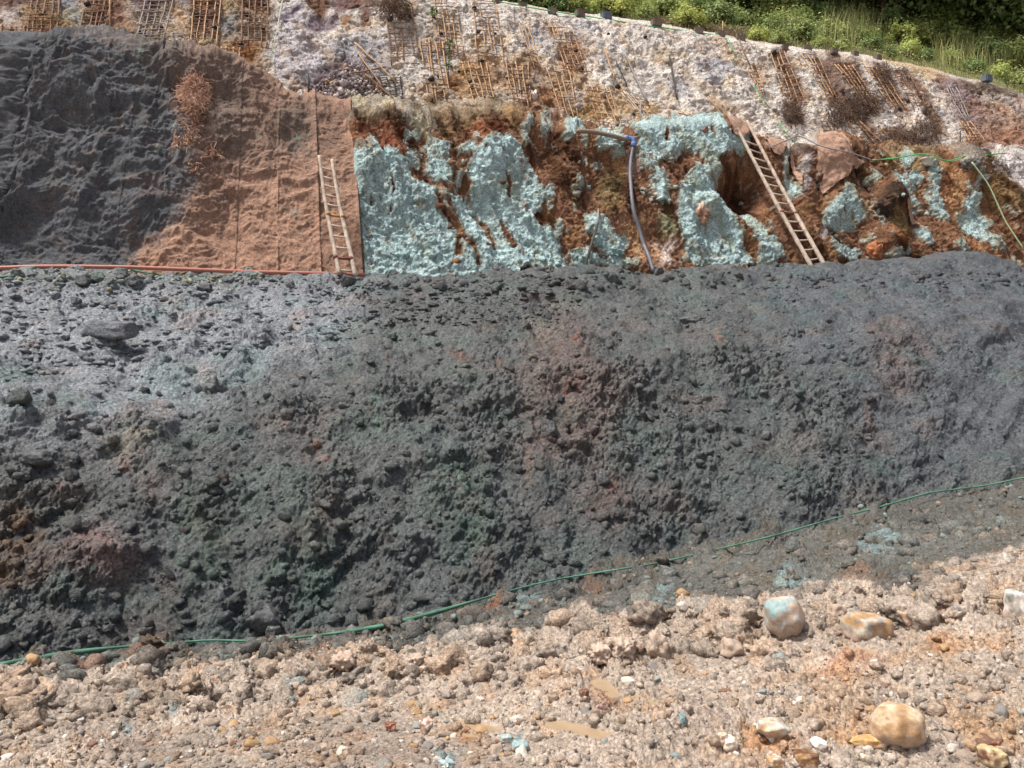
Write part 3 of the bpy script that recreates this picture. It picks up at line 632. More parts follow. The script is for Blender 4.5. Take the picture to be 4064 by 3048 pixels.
TUR += [z8(p) for p in [
    [(80, 270), (140, 260), (130, 380), (200, 480), (270, 600), (260, 690), (200, 640), (130, 530), (100, 430)], [(360, 500), (400, 520), (400, 630), (370, 600)],
    [(600, 555), (640, 570), (680, 690), (760, 760), (820, 860), (740, 870), (700, 930), (600, 950), (500, 920), (400, 900), (450, 760), (500, 690), (590, 620)],
    [(460, 1000), (520, 980), (560, 1040), (620, 1090), (720, 1130), (780, 1190), (600, 1190), (520, 1110), (460, 1060)], [(740, 1010), (800, 980), (860, 1010), (800, 1070), (740, 1080)],
    [(800, 640), (840, 670), (880, 800), (940, 900), (930, 970), (880, 900), (830, 780)], [(830, 440), (870, 420), (890, 480), (950, 500), (940, 550), (880, 510), (830, 500)],
    [(1000, 410), (1060, 460), (1160, 540), (1200, 640), (1270, 740), (1280, 830), (1200, 760), (1100, 640), (1050, 560)], [(1140, 480), (1210, 460), (1290, 520), (1250, 560), (1250, 630), (1190, 580)],
    [(1330, 400), (1400, 380), (1420, 520), (1450, 680), (1490, 780), (1470, 880), (1420, 870), (1400, 770), (1330, 770), (1320, 560)], [(1200, 900), (1290, 890), (1340, 960), (1390, 1000), (1330, 1090), (1240, 1060), (1210, 980)],
    [(1690, 640), (1750, 610), (1810, 620), (1850, 740), (1930, 850), (1850, 930), (1800, 960), (1750, 860), (1610, 850), (1620, 740)], [(1750, 440), (1800, 420), (1760, 540), (1700, 620), (1700, 560)],
    [(1590, 890), (1740, 870), (1800, 960), (1920, 960), (2010, 1040), (2010, 1110), (1920, 1120), (1800, 1010), (1600, 960)], [(1520, 1060), (1570, 960), (1590, 1060), (1670, 1150), (1600, 1170), (1540, 1130)],
    [(940, 1140), (1000, 1130), (1100, 1190), (930, 1240)], [(800, 1160), (880, 1140), (880, 1230), (790, 1230)], [(760, 300), (800, 310), (800, 360), (760, 350)], [(840, 310), (870, 320), (850, 370)],
    [(1090, 320), (1200, 310), (1190, 400), (1110, 440)], [(0, 1020), (60, 1080), (100, 1190), (0, 1200)], [(1090, 1100), (1140, 1080), (1150, 1160), (1090, 1150)], [(600, 980), (660, 980), (640, 1040), (600, 1030)], [(20, 680), (60, 700), (50, 780), (10, 770)]]]
pt = Paint((0, 0, 0))
for p in TUR: pt.poly(p, (255, 255, 255), 12)
RST = [(z6([(1530, 620), (1600, 780), (1740, 960), (1740, 1190)]), 22), (z6([(1640, 680), (1750, 960), (1870, 1120), (1890, 1290)]), 18), (z6([(1940, 860), (2000, 1000), (2050, 1120)]), 16), (z6([(2090, 860), (2140, 980), (2210, 1120)]), 22),
       (z6([(2120, 480), (2160, 560), (2140, 700)]), 16), (z6([(1060, 620), (1070, 700)]), 8), (z6([(1150, 520), (1170, 640), (1165, 780)]), 10), (z6([(985, 640), (990, 720)]), 8), (z6([(1770, 500), (1775, 640)]), 12), (z6([(1470, 240), (1410, 470)]), 10),
       (z7([(1880, 700), (1990, 860), (2050, 1160)]), 20), (z7([(1750, 1130), (1770, 1180)]), 12), (z8([(560, 780), (600, 800)]), 10), (z6([(900, 240), (905, 290)]), 8), (z6([(980, 1180), (985, 1270)]), 9), (z7([(1560, 290), (1600, 420)]), 12), (z7([(1290, 60), (1310, 200)]), 14), (z7([(1680, 60), (1690, 200)]), 8)]
for p, w in RST: pt.line(p, w, (0, 0, 0), 4)
turq_map = pt.m[..., 0]
fs = np.stack([R.P[..., 0] + .42 * R.P[..., 2], R.P[..., 1], R.P[..., 2] * .45], -1)
wu = 20 * fbm(fs, 3.2, 6, 91, gain=.7); wv = 36 * fbm(fs, 3.2, 6, 92, gain=.7)
stk = .75 * fbm(np.stack([R.P[..., 0] + .30 * R.P[..., 2], R.P[..., 1], R.P[..., 2] * .16], -1), 5, 5, 89, gain=.72) + .5 * fbm(R.P, 7, 4, 88, gain=.75)
tq = sample_map(turq_map, R.u + wu, R.v + wv); tq = sstep(.25, .66, tq + 1.0 * stk * (1 - .75 * sstep(.75, 1.0, tq)))
fl = sstep(.16, .34, fbm(fs, 3.0, 5, 107, gain=.65)) * sstep(.0, .25, fbm(R.P, .9, 2, 108) + .1) * np.interp(R.u, [1400, 1900, 2200], [.3, .5, .9]) * sstep(540, 620, R.v)
tq = np.maximum(tq, fl * .9); tqs = blur(tq, 4, 2)
X, T = R.P[..., 0], R.t
fall = X + .42 * R.P[..., 2]
vr = fbm(np.stack([fall, R.P[..., 1], R.P[..., 2] * .22], -1), 1.1, 4, 93, ridge=True)
R.D = .30 * fbm(R.P, .5, 3, 94) + .32 * vr + .05 * tq + .16 * fbm(np.stack([fall, R.P[..., 1], R.P[..., 2] * .5], -1), 2.0, 5, 95, ridge=True, gain=.6) + .07 * fbm(R.P, 4.5, 4, 87, ridge=True, gain=.65)
R.D += (.3 + .7 * tq) * (lumps(X, T, 4.5, 21, soft=True, sparse=.55) * .07 + lumps(X, T, 10, 22, sparse=.5) * .03) * (.35 + .65 * sstep(-.2, .25, fbm(R.P, 1.2, 3, 105))) + lumps(X, T, 22, 23) * .022 + .05 * fbm(R.P, 9, 3, 96, gain=.7)
HOL = [(2945, 775, 105, 70, -1.0), (3500, 815, 50, 40, .45), (2790, 835, 50, 50, .35), (2790, 780, 60, 20, -.1), (3420, 740, 45, 50, -.25), (3480, 985, 70, 60, .35), (2390, 660, 80, 100, -.25), (2160, 630, 50, 90, -.25), (3900, 860, 90, 90, -.45),
       (3330, 920, 70, 45, -.3), (2330, 800, 60, 70, -.2), (2520, 980, 90, 70, -.2), (1960, 640, 120, 120, .25), (1500, 660, 110, 80, .2), (2700, 640, 40, 40, -.2), (3600, 900, 30, 90, -.2), (3240, 800, 35, 70, -.3), (3300, 640, 90, 60, .3), (1700, 560, 60, 60, -.15), (3830, 690, 60, 50, .3), (3130, 720, 30, 80, -.3)]
edge = R.u - (1440 - 52 * (1085 - R.v) / 685)
R.D -= .8 * sstep(10, -40, edge)                                           # the rock goes back under the matting
for u, v, ru, rv, d in HOL: R.D += d * np.exp(-((R.u - u) / ru) ** 2 - ((R.v - v) / rv) ** 2)
R.finish()
pr = Paint((142, 98, 68))
pr.poly([(1300, 300), (2040, 380), (2040, 470), (1900, 500), (1640, 560), (1560, 490), (1420, 480), (1300, 480)], (176, 164, 146), 18)
pr.poly([(1700, 480), (1900, 440), (2060, 460), (2040, 540), (1900, 600), (1760, 560)], (156, 124, 84), 20, .9)
pr.poly([(1830, 560), (1900, 490), (2000, 480), (2010, 560), (1930, 590), (1850, 640)], (172, 96, 56), 14, .8)
pr.poly([(1390, 500), (1640, 560), (1640, 640), (1590, 690), (1520, 620), (1400, 590)], (146, 84, 54), 14)
pr.poly(z7([(760, 400), (960, 400), (960, 560), (900, 740), (780, 760), (700, 600)]), (122, 104, 60), 16, .8)
pr.poly(z7([(1240, 740), (1330, 800), (1400, 960), (1290, 1010), (1230, 880)]), (160, 164, 120), 12, .9)
pr.poly(z7([(820, 900), (960, 800), (1080, 820), (1180, 1000), (1300, 1000), (1360, 1100), (1280, 1250), (1080, 1230), (1010, 1020), (900, 950)]), (196, 146, 106), 16, .95)
pr.poly(z7([(960, 250), (1100, 250), (1090, 440), (980, 460)]), (188, 160, 150), 12, .8)
pr.poly(z7([(1260, 1100), (1340, 1000), (1370, 1060), (1320, 1250), (1240, 1240)]), (212, 196, 188), 8, .9)
pr.poly(z7([(880, 320), (960, 310), (990, 400), (900, 440)]), (196, 140, 84), 8, .8)
pr.blob(2790, 835, 44, 46, (206, 164, 132), 8); pr.blob(3500, 815, 45, 40, (66, 48, 36), 10); pr.blob(2945, 775, 95, 60, (100, 62, 40), 14, .9)
pr.poly(z8([(660, 420), (800, 400), (900, 540), (880, 620), (760, 600), (650, 520)]), (70, 58, 56), 12, .85)
pr.poly(z8([(230, 350), (310, 320), (320, 540), (290, 620), (260, 480)]), (190, 182, 190), 6); pr.poly(z8([(380, 980), (430, 920), (450, 980), (410, 1020)]), (205, 196, 200), 5)
pr.poly(z8([(900, 270), (1060, 280), (1500, 290), (1480, 380), (1300, 440), (1000, 400)]), (160, 140, 100), 14, .8)
pr.poly(z8([(940, 930), (1080, 900), (1160, 1000), (1120, 1090), (980, 1080)]), (180, 108, 52), 10, .9); pr.poly(z8([(900, 780), (1050, 760), (1180, 880), (1180, 960), (960, 920)]), (150, 130, 78), 12, .8)
pr.poly(z8([(1450, 330), (1640, 330), (1720, 560), (1600, 900), (1520, 900), (1480, 600)]), (198, 140, 90), 16, .9); pr.poly(z8([(1570, 500), (1660, 520), (1650, 640), (1580, 700)]), (222, 172, 120), 8, .9)
pr.poly(z8([(1900, 240), (2260, 230), (2260, 720), (2100, 660), (2000, 480), (1880, 440)]), (214, 205, 204), 20); pr.poly(z8([(1560, 280), (1780, 270), (1780, 420), (1650, 440), (1560, 400)]), (150, 142, 130), 10, .9)
pr.poly(z8([(1750, 430), (2000, 420), (2140, 640), (2260, 700), (2260, 800), (1950, 820), (1850, 620)]), (146, 112, 66), 16, .9); pr.poly(z8([(1950, 760), (2260, 730), (2260, 1120), (2020, 1000), (1900, 860)]), (116, 72, 44), 16, .8)
pr.poly(z8([(1780, 1000), (1980, 1120), (2200, 1240), (1600, 1200), (1620, 1060)]), (168, 112, 70), 12, .8); pr.poly(z8([(150, 200), (360, 190), (400, 260), (240, 300)]), (206, 198, 190), 8)
pr.blob(2060, 1000, 20, 14, (204, 160, 130), 4); pr.blob(1540, 995, 12, 5, (220, 180, 150), 3); pr.blob(1990, 618, 12, 18, (214, 170, 140), 4); pr.blob(1950, 820, 12, 8, (216, 170, 140), 3)
vs = np.stack([fall, R.P[..., 1], R.P[..., 2] * .16], -1)
cr = pr.sample(R.u + wu, R.v + wv)
strk = fbc(vs, 5, 4, 97)[..., None]; dk = sstep(.1, .5, fbc(vs, 2.2, 4, 98))[..., None]; oc = sstep(.1, .5, fbc(R.P, 1.8, 4, 99))[..., None]
fk = sstep(.3, .6, fbc(R.P, 5, 4, 103, gain=.7))[..., None]; cr = cr * (1 - .5 * fk) + lin((186, 158, 120)) * .5 * fk; cr = cr * (1 + .34 * strk); cr = cr * (1 - .68 * dk * np.array([.9, 1.0, 1.08])); cr = cr * (1 - .7 * oc) + cr * np.array([1.25, 1.3, 1.1]) * .7 * oc
tc_ = lin((184, 216, 218)) * (1 + .3 * fbm(R.P, 2.5, 4, 100)[..., None]); gy = sstep(.0, .45, fbc(vs, 3, 5, 101, gain=.65))[..., None]; tc_ = tc_ * (1 - .3 * sstep(.1, .4, fbm(R.P, 6, 4, 83, gain=.7))[..., None])
rightg = np.interp(R.u, [1400, 2100, 2500, 4064], [.25, .4, .6, .55])[..., None]
tc_ = tc_ * (1 - gy * rightg) + lin((172, 178, 146)) * gy * rightg
rim = (sstep(.2, .55, tq) * (1 - sstep(.55, .95, tqs)))[..., None] * .5
tc_ = tc_ * (1 - rim) + lin((168, 164, 130)) * rim
leak = np.maximum(sstep(.16, .42, fbc(vs, 4.5, 5, 102, gain=.66)) * sstep(-.1, .35, fbc(R.P, .9, 3, 104)), .7 * sstep(.42, .7, fbc(R.P, 3, 5, 106, gain=.65)))[..., None] * .8
tm = sstep(.25, .7, tq + .22 * fbm(R.P, 9, 3, 109))[..., None]; thin = sstep(.95, .4, tqs)[..., None] * .45; tc_ = tc_ * (1 - thin) + (tc_ * .55 + cr * .5) * thin
cr = cr * (1 - tm) + (tc_ * (1 - leak) + lin((150, 112, 76)) * leak) * tm
lay = sstep(.1, .6, tq)[..., None] * 0
R.build('rock_face', M_blue, cr, kind='structure')

# ---------- upper rock slope
TF = [(-1000, 300), (0, 260), (500, 262), (900, 345), (1100, 400), (1350, 430), (1500, 438), (1900, 440), (2030, 460), (2200, 500), (2500, 545), (2800, 520), (2950, 560), (3140, 596), (3400, 606), (3700, 622), (4064, 636), (5000, 700)]
TT = [(-1000, -330), (0, -190), (600, -120), (1200, -45), (1700, -12), (1950, 14), (2070, 38), (2190, 58), (2300, 66), (2410, 76), (2600, 104), (2770, 138), (2860, 150), (2940, 166), (3040, 184), (3200, 204), (3310, 216), (3390, 226), (3480, 244), (3600, 262), (3720, 292), (3800, 318), (3920, 334), (3990, 360), (4064, 392), (5000, 560)]
tc_f = [(u, v + 70, float(strike(u, 21.6))) for u, v in TF]
tc_m = [(u, v, float(strike(u, 22.2))) for u, v in TF]
tc_t = [(u, v, float(strike(u, 25.3))) for u, v in TT]
tc_b = [(u, v - 6, float(strike(u, 26.6))) for u, v in TT]
U = Patch(columns(960), [tc_f, tc_m, tc_t, tc_b], [10, 160, 8], smooth=8)
X, T = U.P[..., 0], U.t
vl = np.stack([X + .30 * U.P[..., 2] * 0, U.P[..., 1], U.P[..., 2] * .3], -1)
U.D = .20 * fbm(U.P, .5, 3, 111) + .12 * fbm(U.P, 1.3, 4, 112, ridge=True) + .08 * fbm(U.P, 3.0, 4, 113) + (.3 + .7 * sstep(-.2, .3, fbm(U.P, .8, 3, 114))) * (lumps(X, T, 4, 31, soft=True, sparse=.6) * .07 + lumps(X, T, 9, 32, sparse=.6) * .03) + lumps(X, T, 18, 33, sparse=.5) * .014 + .14 * fbm(np.stack([X + .45 * U.P[..., 2], U.P[..., 1], U.P[..., 2] * .25], -1), 1.2, 3, 116, ridge=True) + .07 * fbm(U.P, 5, 4, 115, ridge=True, gain=.65)
pu = Paint((224, 214, 204))
LE = (176, 150, 118)
pu.poly([(-400, -400), (1100, -400), (1090, 120), (1040, 330), (-400, 330)], (172, 142, 112), 24)
for u, v, ru, rv, c, a in [(60, 20, 120, 40, (120, 82, 66), .9), (60, 90, 60, 60, (196, 180, 174), .9), (120, 70, 40, 30, (204, 166, 112), .8), (270, 25, 50, 35, (150, 156, 166), .9), (290, 100, 60, 50, (178, 160, 116), .8), (300, 90, 40, 40, (150, 160, 160), .7),
                          (180, 100, 60, 40, (150, 120, 76), .7), (410, 60, 60, 90, (112, 70, 50), .8), (490, 80, 50, 60, (140, 98, 76), .8), (540, 50, 50, 50, (180, 166, 158), .8), (600, 20, 80, 40, (100, 70, 80), .8), (570, 110, 60, 40, (178, 150, 128), .8), (700, 100, 60, 50, (206, 184, 164), .9),
                          (735, 40, 30, 25, (146, 152, 164), .8), (600, 190, 60, 25, (164, 156, 110), .8), (820, 70, 60, 90, (126, 86, 80), .7), (910, 110, 40, 60, (150, 156, 160), .8), (900, 40, 40, 40, (180, 154, 110), .7), (1010, 30, 50, 40, (112, 66, 48), .8), (1000, 120, 50, 50, (170, 156, 138), .7), (960, 215, 60, 35, (156, 104, 56), .9),
                          (810, 215, 50, 30, (190, 180, 130), .8), (700, 190, 60, 25, (176, 170, 166), .7), (230, 140, 120, 30, (160, 122, 76), .7)]:
    pu.blob(u, v, ru, rv, c, 12, a)
pu.poly([(1060, 250), (1100, 40), (1180, 20), (1260, 200), (1330, 250), (1300, 380), (1120, 350)], (204, 196, 200), 14); pu.poly([(1290, 200), (1440, 160), (1560, 200), (1560, 360), (1420, 300), (1300, 300)], (172, 170, 178), 16, .9)
pu.poly(Z([(380, -200), (680, -200), (660, 60), (600, 200), (540, 220), (480, 180), (420, 100)], 1016, 0), (118, 78, 46), 8, .95); pu.poly(Z([(680, -200), (1000, -200), (980, 120), (900, 60), (820, 130), (700, 200), (660, 100)], 1016, 0), (134, 96, 98), 8, .9)
pu.poly(Z([(470, 200), (700, 180), (720, 280), (560, 340), (420, 330)], 1016, 0), (136, 116, 130), 6, .9); pu.line(Z([(150, 240), (270, 190), (420, 120)], 1016, 0), 14, (120, 90, 118), 5); pu.poly(Z([(720, 220), (840, 170), (800, 280), (760, 320)], 1016, 0), (170, 116, 62), 5, .9)
pu.poly(Z([(880, 130), (1000, 60), (980, 260), (900, 320), (900, 220)], 1016, 0), (120, 72, 54), 6, .9); pu.poly(Z([(360, 800), (560, 640), (780, 520), (900, 600), (1090, 820), (1100, 880), (860, 860), (700, 800)], 1016, 0), (128, 112, 118), 8, .95)
pu.poly(Z([(1000, 40), (1400, 20), (1460, 240), (1160, 200)], 1016, 0), (160, 132, 112), 14, .6); pu.poly(Z([(1180, 300), (1560, 240), (1660, 560), (1260, 560)], 1016, 0), (176, 168, 162), 18, .6)
for u, v, ru, rv, c, a in [(1840, 330, 60, 90, (190, 148, 92), .9), (1790, 350, 40, 40, (150, 102, 60), .8), (1720, 390, 80, 50, (176, 140, 98), .7), (1930, 330, 60, 100, (172, 128, 76), .8), (1990, 400, 60, 60, (206, 190, 170), .8), (1890, 210, 30, 25, (176, 146, 90), .8), (1760, 150, 70, 80, (186, 160, 130), .6), (1500, 20, 130, 40, (140, 106, 88), .7),
                          (2080, 310, 90, 70, (168, 124, 72), .8), (2150, 420, 110, 60, (164, 114, 66), .85), (2110, 350, 40, 20, (178, 172, 168), .8), (2260, 240, 60, 80, (158, 106, 64), .8), (2240, 350, 90, 60, (186, 146, 90), .7), (2330, 440, 80, 70, (196, 156, 94), .8), (2300, 460, 50, 35, (182, 142, 74), .9), (2450, 430, 60, 80, (198, 160, 100), .7),
                          (2560, 460, 60, 50, (204, 164, 96), .8), (2280, 410, 40, 25, (190, 186, 190), .8), (2170, 130, 40, 50, (182, 140, 92), .6), (2620, 240, 40, 40, (190, 160, 104), .6), (2480, 275, 40, 20, (208, 178, 128), .7), (2830, 310, 60, 70, (168, 172, 190), .6), (2700, 370, 50, 50, (178, 178, 190), .6), (2800, 210, 50, 14, (150, 130, 140), .7),
                          (2780, 280, 30, 14, (120, 112, 128), .7), (2410, 250, 60, 40, (186, 188, 198), .5), (2300, 130, 60, 40, (186, 190, 200), .5), (2130, 160, 50, 50, (178, 182, 194), .5), (2890, 230, 40, 25, (206, 172, 124), .6), (3020, 300, 40, 60, (178, 140, 96), .6), (2940, 160, 30, 12, (170, 120, 90), .6)]:
    pu.blob(u, v, ru, rv, c, 12, a)
BR = (118, 78, 56)
for q in [[(3060, 200), (3110, 195), (3200, 420), (3130, 430)], [(3190, 230), (3290, 240), (3420, 480), (3310, 480)], [(3260, 200), (3310, 210), (3400, 330), (3330, 320)], [(3310, 250), (3390, 260), (3500, 460), (3430, 470)], [(3360, 470), (3440, 480), (3540, 610), (3430, 610)],
          [(3430, 260), (3500, 270), (3610, 470), (3540, 480)], [(3490, 520), (3560, 510), (3680, 625), (3570, 625)], [(3550, 290), (3620, 300), (3720, 480), (3650, 480)], [(3650, 460), (3720, 470), (3760, 560), (3690, 560)], [(3100, 420), (3160, 430), (3200, 520), (3130, 520)]]:
    pu.poly(q, BR, 10, .85)
pu.poly([(3270, 420), (3400, 390), (3480, 400), (3440, 500), (3330, 530)], (84, 62, 50), 14, .8); pu.poly([(3540, 540), (3620, 520), (3700, 600), (3620, 630), (3520, 600)], (96, 62, 42), 12, .8)
pu.poly([(3480, 220), (3640, 250), (3760, 310), (3720, 350), (3600, 300), (3500, 270)], (206, 176, 132), 10, .85)
pu.poly([(3720, 300), (3850, 340), (3900, 460), (3880, 560), (3800, 520), (3760, 400), (3700, 340)], (146, 116, 118), 16, .9); pu.poly([(3830, 520), (4460, 500), (4460, 700), (3780, 640)], (172, 124, 98), 20, .95)
pu.poly([(3860, 400), (4060, 420), (4160, 560), (3900, 560)], (158, 108, 76), 20, .7); pu.poly([(3970, 380), (4160, 380), (4200, 480), (4020, 460)], (196, 178, 172), 14, .8); pu.poly([(3790, 320), (4000, 345), (4060, 390), (3940, 400), (3820, 380)], (104, 84, 66), 10, .85)
pu.poly([(1040, 640), (2100, 640), (2060, 470), (1900, 420), (1400, 410), (1200, 400)], (186, 170, 150), 14, .7)
wu = 22 * fbm(U.P, 2.2, 5, 121); wv = 22 * fbm(U.P, 2.2, 5, 122)
cu = pu.sample(U.u + wu, U.v + wv)
lum = cu.mean(-1); U.D += .14 * (blur(lum, 4, 2) - .45); U.D *= np.interp(np.arange(U.P.shape[0]), [0, U.P.shape[0] - 22, U.P.shape[0] - 8], [1, 1, .35])[:, None]; U.finish()
oc = sstep(.12, .5, fbc(U.P, 1.4, 5, 123))[..., None]; bl = sstep(.15, .5, fbc(U.P, 1.1, 4, 124))[..., None]
stn = sstep(.12, .45, fbc(np.stack([X + .45 * U.P[..., 2], U.P[..., 1], U.P[..., 2] * .2], -1), 2.4, 5, 126, gain=.62))[..., None]
cu = cu * (1 - .45 * stn) + cu * np.array([.80, .62, .46]) * .45 * stn; cu = cu * (1 + .2 * fbm(U.P, 3, 5, 125)[..., None]); cu = cu * (1 - .5 * oc) + cu * np.array([1.0, .82, .58]) * .5 * oc; cu = cu * (1 - .35 * bl) + cu * np.array([.84, .88, .94]) * .35 * bl
U.build('upper_slope', M_rock, cu, kind='structure')

# ---------- hillside above the crest
hc0 = [(u, v - 2, float(strike(u, 26.0))) for u, v in TT]
hc1 = [(-1000, -600, 34), (0, -500, 36), (1000, -380, 40), (2000, -120, 34), (2600, 20, 38), (3200, 110, 42), (3700, 190, 44), (4064, 260, 46), (5000, 380, 56)]
hc2 = [(-1000, -1800, 55), (0, -1600, 58), (2000, -1300, 62), (3200, -1000, 66), (4064, -800, 72), (5000, -700, 82)]
HL = Patch(columns(300), [hc0, hc1, hc2], [60, 30], smooth=6)
HL.D = .5 * fbm(HL.P, .3, 3, 131) * sstep(0, 12, np.arange(90))[:, None] + .08 * fbm(HL.P, 2, 3, 132); HL.finish()
ph = Paint((92, 96, 52)); ph.poly([(2560, 60), (2900, 100), (3150, 180), (3100, 200), (2700, 150)], (96, 70, 54), 14); ph.poly([(2900, 0), (4464, -100), (4464, 220), (3600, 120)], (58, 66, 38), 40)
ph.poly([(3300, 200), (3800, 250), (4064, 330), (4064, 420), (3700, 330), (3400, 240)], (128, 132, 76), 14)
chl = ph.sample(HL.u, HL.v) * (1 + .3 * fbm(HL.P, 1.5, 4, 133)[..., None])
HL.build('hillside', M_soil, chl, kind='structure')

# ================================================================== things
ICO = {}
def ico(sub):
    if sub not in ICO:
        b = bmesh.new(); bmesh.ops.create_icosphere(b, subdivisions=sub, radius=1.0); b.verts.ensure_lookup_table()
        ICO[sub] = (np.array([v.co[:] for v in b.verts], np.float32), np.array([[v.index for v in f.verts] for f in b.faces], np.int32)); b.free()
    return ICO[sub]

def rock_np(seed, sub=2, planes=10, nz=.10, dims=(1, 1, .75)):
    r = np.random.default_rng(seed); V, Fc = ico(sub)
    n = r.normal(size=(planes, 3)); ax = np.array([[1, 0, 0], [-1, 0, 0], [0, 1, 0], [0, -1, 0], [0, 0, 1], [0, 0, -1]]) + r.normal(size=(6, 3)) * .22
    n = np.concatenate([n, ax]); n /= np.linalg.norm(n, axis=1)[:, None]; d = np.concatenate([r.uniform(.6, .9, planes), r.uniform(.55, .75, 6)])
    if planes >= 14: d = d * .4 + .56
    k = np.maximum(V @ n.T, 1e-3); rad = np.minimum(1.0, (d[None] / k).min(1))
    if planes >= 14: rad = .6 * rad + .36
    if nz: rad = rad * (1 + nz * fbm(V + seed, 1.6, 4, seed % 50))
    if nz > .25: rad = rad * (1 + nz * 1.1 * fbm(V + seed, 3.1, 3, seed % 50 + 5, ridge='billow'))
    return V * rad[:, None] * np.array(dims) * 1.2, Fc

def rot_rand(r): 
    q = r.normal(size=4); q /= np.linalg.norm(q); w, x, y, z = q
    return np.array([[1 - 2 * (y * y + z * z), 2 * (x * y - z * w), 2 * (x * z + y * w)], [2 * (x * y + z * w), 1 - 2 * (x * x + z * z), 2 * (y * z - x * w)], [2 * (x * z - y * w), 2 * (y * z + x * w), 1 - 2 * (x * x + y * y)]])

def scatter_stuff(name, pos, size, colors, mat, label, cat, sub=1, seed=0):
    r = np.random.default_rng(seed); protos = [rock_np(900 + k, sub, 8, 0, (1, 1, .7)) for k in range(8)]
    VV, FF, CC, o = [], [], [], 0
    for k in range(len(pos)):
        V, Fc = protos[k % 8]; V = (V * size[k] * r.uniform(.7, 1.25, 3)) @ rot_rand(r).T + pos[k]
        VV.append(V); FF.append(Fc + o); CC.append(np.tile(colors[k], (len(V), 1))); o += len(V)
    me = mesh_np(name, np.concatenate(VV), np.concatenate(FF), mat, False, np.concatenate(CC))
    return ob(name, me, label=label, cat=cat, kind='stuff')

def pick(S, n, seed, u0=-40, u1=4100, vmask=None):
    r = np.random.default_rng(seed); ok = (S.u > u0) & (S.u < u1)
    if vmask is not None: ok &= vmask
    I, J = np.where(ok); k = r.choice(len(I), n, replace=False); return I[k], J[k]

STONECOL = {'tan': (178, 158, 140), 'pale': (214, 204, 192), 'ochre': (188, 150, 102), 'rust brown': (142, 104, 82), 'grey': (146, 140, 134), 'blue-grey': (150, 160, 158), 'purple-brown': (118, 96, 90)}
# --- pebbles in the mud: too many to count
vm = (G.v < 3080) & (G.v > np.interp(G.u, [a for a, b in DARKB], [b for a, b in DARKB]) - 40)
I, J = pick(G, 5200, 41, vmask=vm); r = np.random.default_rng(42)
names = list(STONECOL); pr_ = [.46, .16, .13, .08, .09, .05, .03]
ck = r.choice(len(names), len(I), p=pr_)
zone = sstep(.0, .3, fbm(G.P[I, J], .9, 2, 200)); keep = r.random(len(I)) < .3 + .7 * zone
I, J, ck = I[keep], J[keep], ck[keep]
sz = .008 + .02 * r.random(len(I)) ** 2.5
cols = np.array([lin(STONECOL[names[k]]) for k in ck]) * r.uniform(.75, 1.15, (len(I), 1))
scatter_stuff('pebbles', G.Pd[I, J] + np.array([0, 0, .006]), sz, cols, M_stone, 'scattered pebbles and crumbs pressed into the tan mud', 'pebbles', 1, 43)
# --- lumps of sprayed concrete and rubble over the dark slope
vm = (D.v > 1080) & (np.arange(D.P.shape[0])[:, None] > 12)
I, J = pick(D, 5200, 44, vmask=vm); sz = .012 + .035 * r.random(len(I)) ** 3
keep = r.random(len(I)) < .15 + .85 * crumb[I, J]; I, J, sz = I[keep], J[keep], sz[keep]
cols = cd[I, J] * r.uniform(.75, 1.25, (len(I), 1))
scatter_stuff('rubble', D.Pd[I, J], sz, cols, M_dark, 'dark crumbs of sprayed concrete covering the lower slope', 'rubble', 1, 45)
# --- gravel on the bench strip by the pink pipe, and in the dark mud along the foot
vm = (G.v < np.interp(G.u, [a for a, b in DARKB], [b for a, b in DARKB]) + 10)
I, J = pick(G, 1500, 46, vmask=vm); sz = .012 + .05 * r.random(len(I)) ** 3; cc = np.array([(104, 104, 100), (120, 128, 122), (150, 128, 106), (92, 92, 92), (130, 146, 142)])
scatter_stuff('gravel', G.Pd[I, J], sz, np.array([lin(cc[k]) for k in r.integers(0, 5, len(I))]), M_stone, 'wet grey gravel along the foot of the slope', 'gravel', 1, 47)
pos, szs, cl = [], [], []
for k in range(700):
    u = r.uniform(-60, 1080); v = r.uniform(1084, 1120); p, n = D.at(u, v); pos.append(p); szs.append(.015 + .06 * r.random() ** 3); cl.append(lin([(120, 138, 122), (96, 108, 100), (140, 134, 104), (150, 156, 140)][r.integers(4)]))
scatter_stuff('bench_gravel', np.array(pos), np.array(szs), np.array(cl), M_stone, 'greenish gravel on the bench in front of the pink pipe', 'gravel', 1, 48)
# --- talus of purple broken stone on the upper slope
pos, szs, cl = [], [], []
for k in range(800):
    a, b = r.random(), r.random(); u = 1185 + 340 * a; top = 390 - 140 * (1 - abs(a - .6) / .6); v = top + (400 - top) * b
    p, n = U.at(u, v, .02); pos.append(p); szs.append(.02 + .07 * r.random() ** 3); cl.append(lin([(126, 108, 116), (160, 148, 150), (200, 190, 186), (108, 92, 98), (190, 160, 120)][r.integers(5)]))
scatter_stuff('talus', np.array(pos), np.array(szs), np.array(cl), M_stone, 'heap of purple and white broken stone on the upper slope', 'rubble', 1, 49)

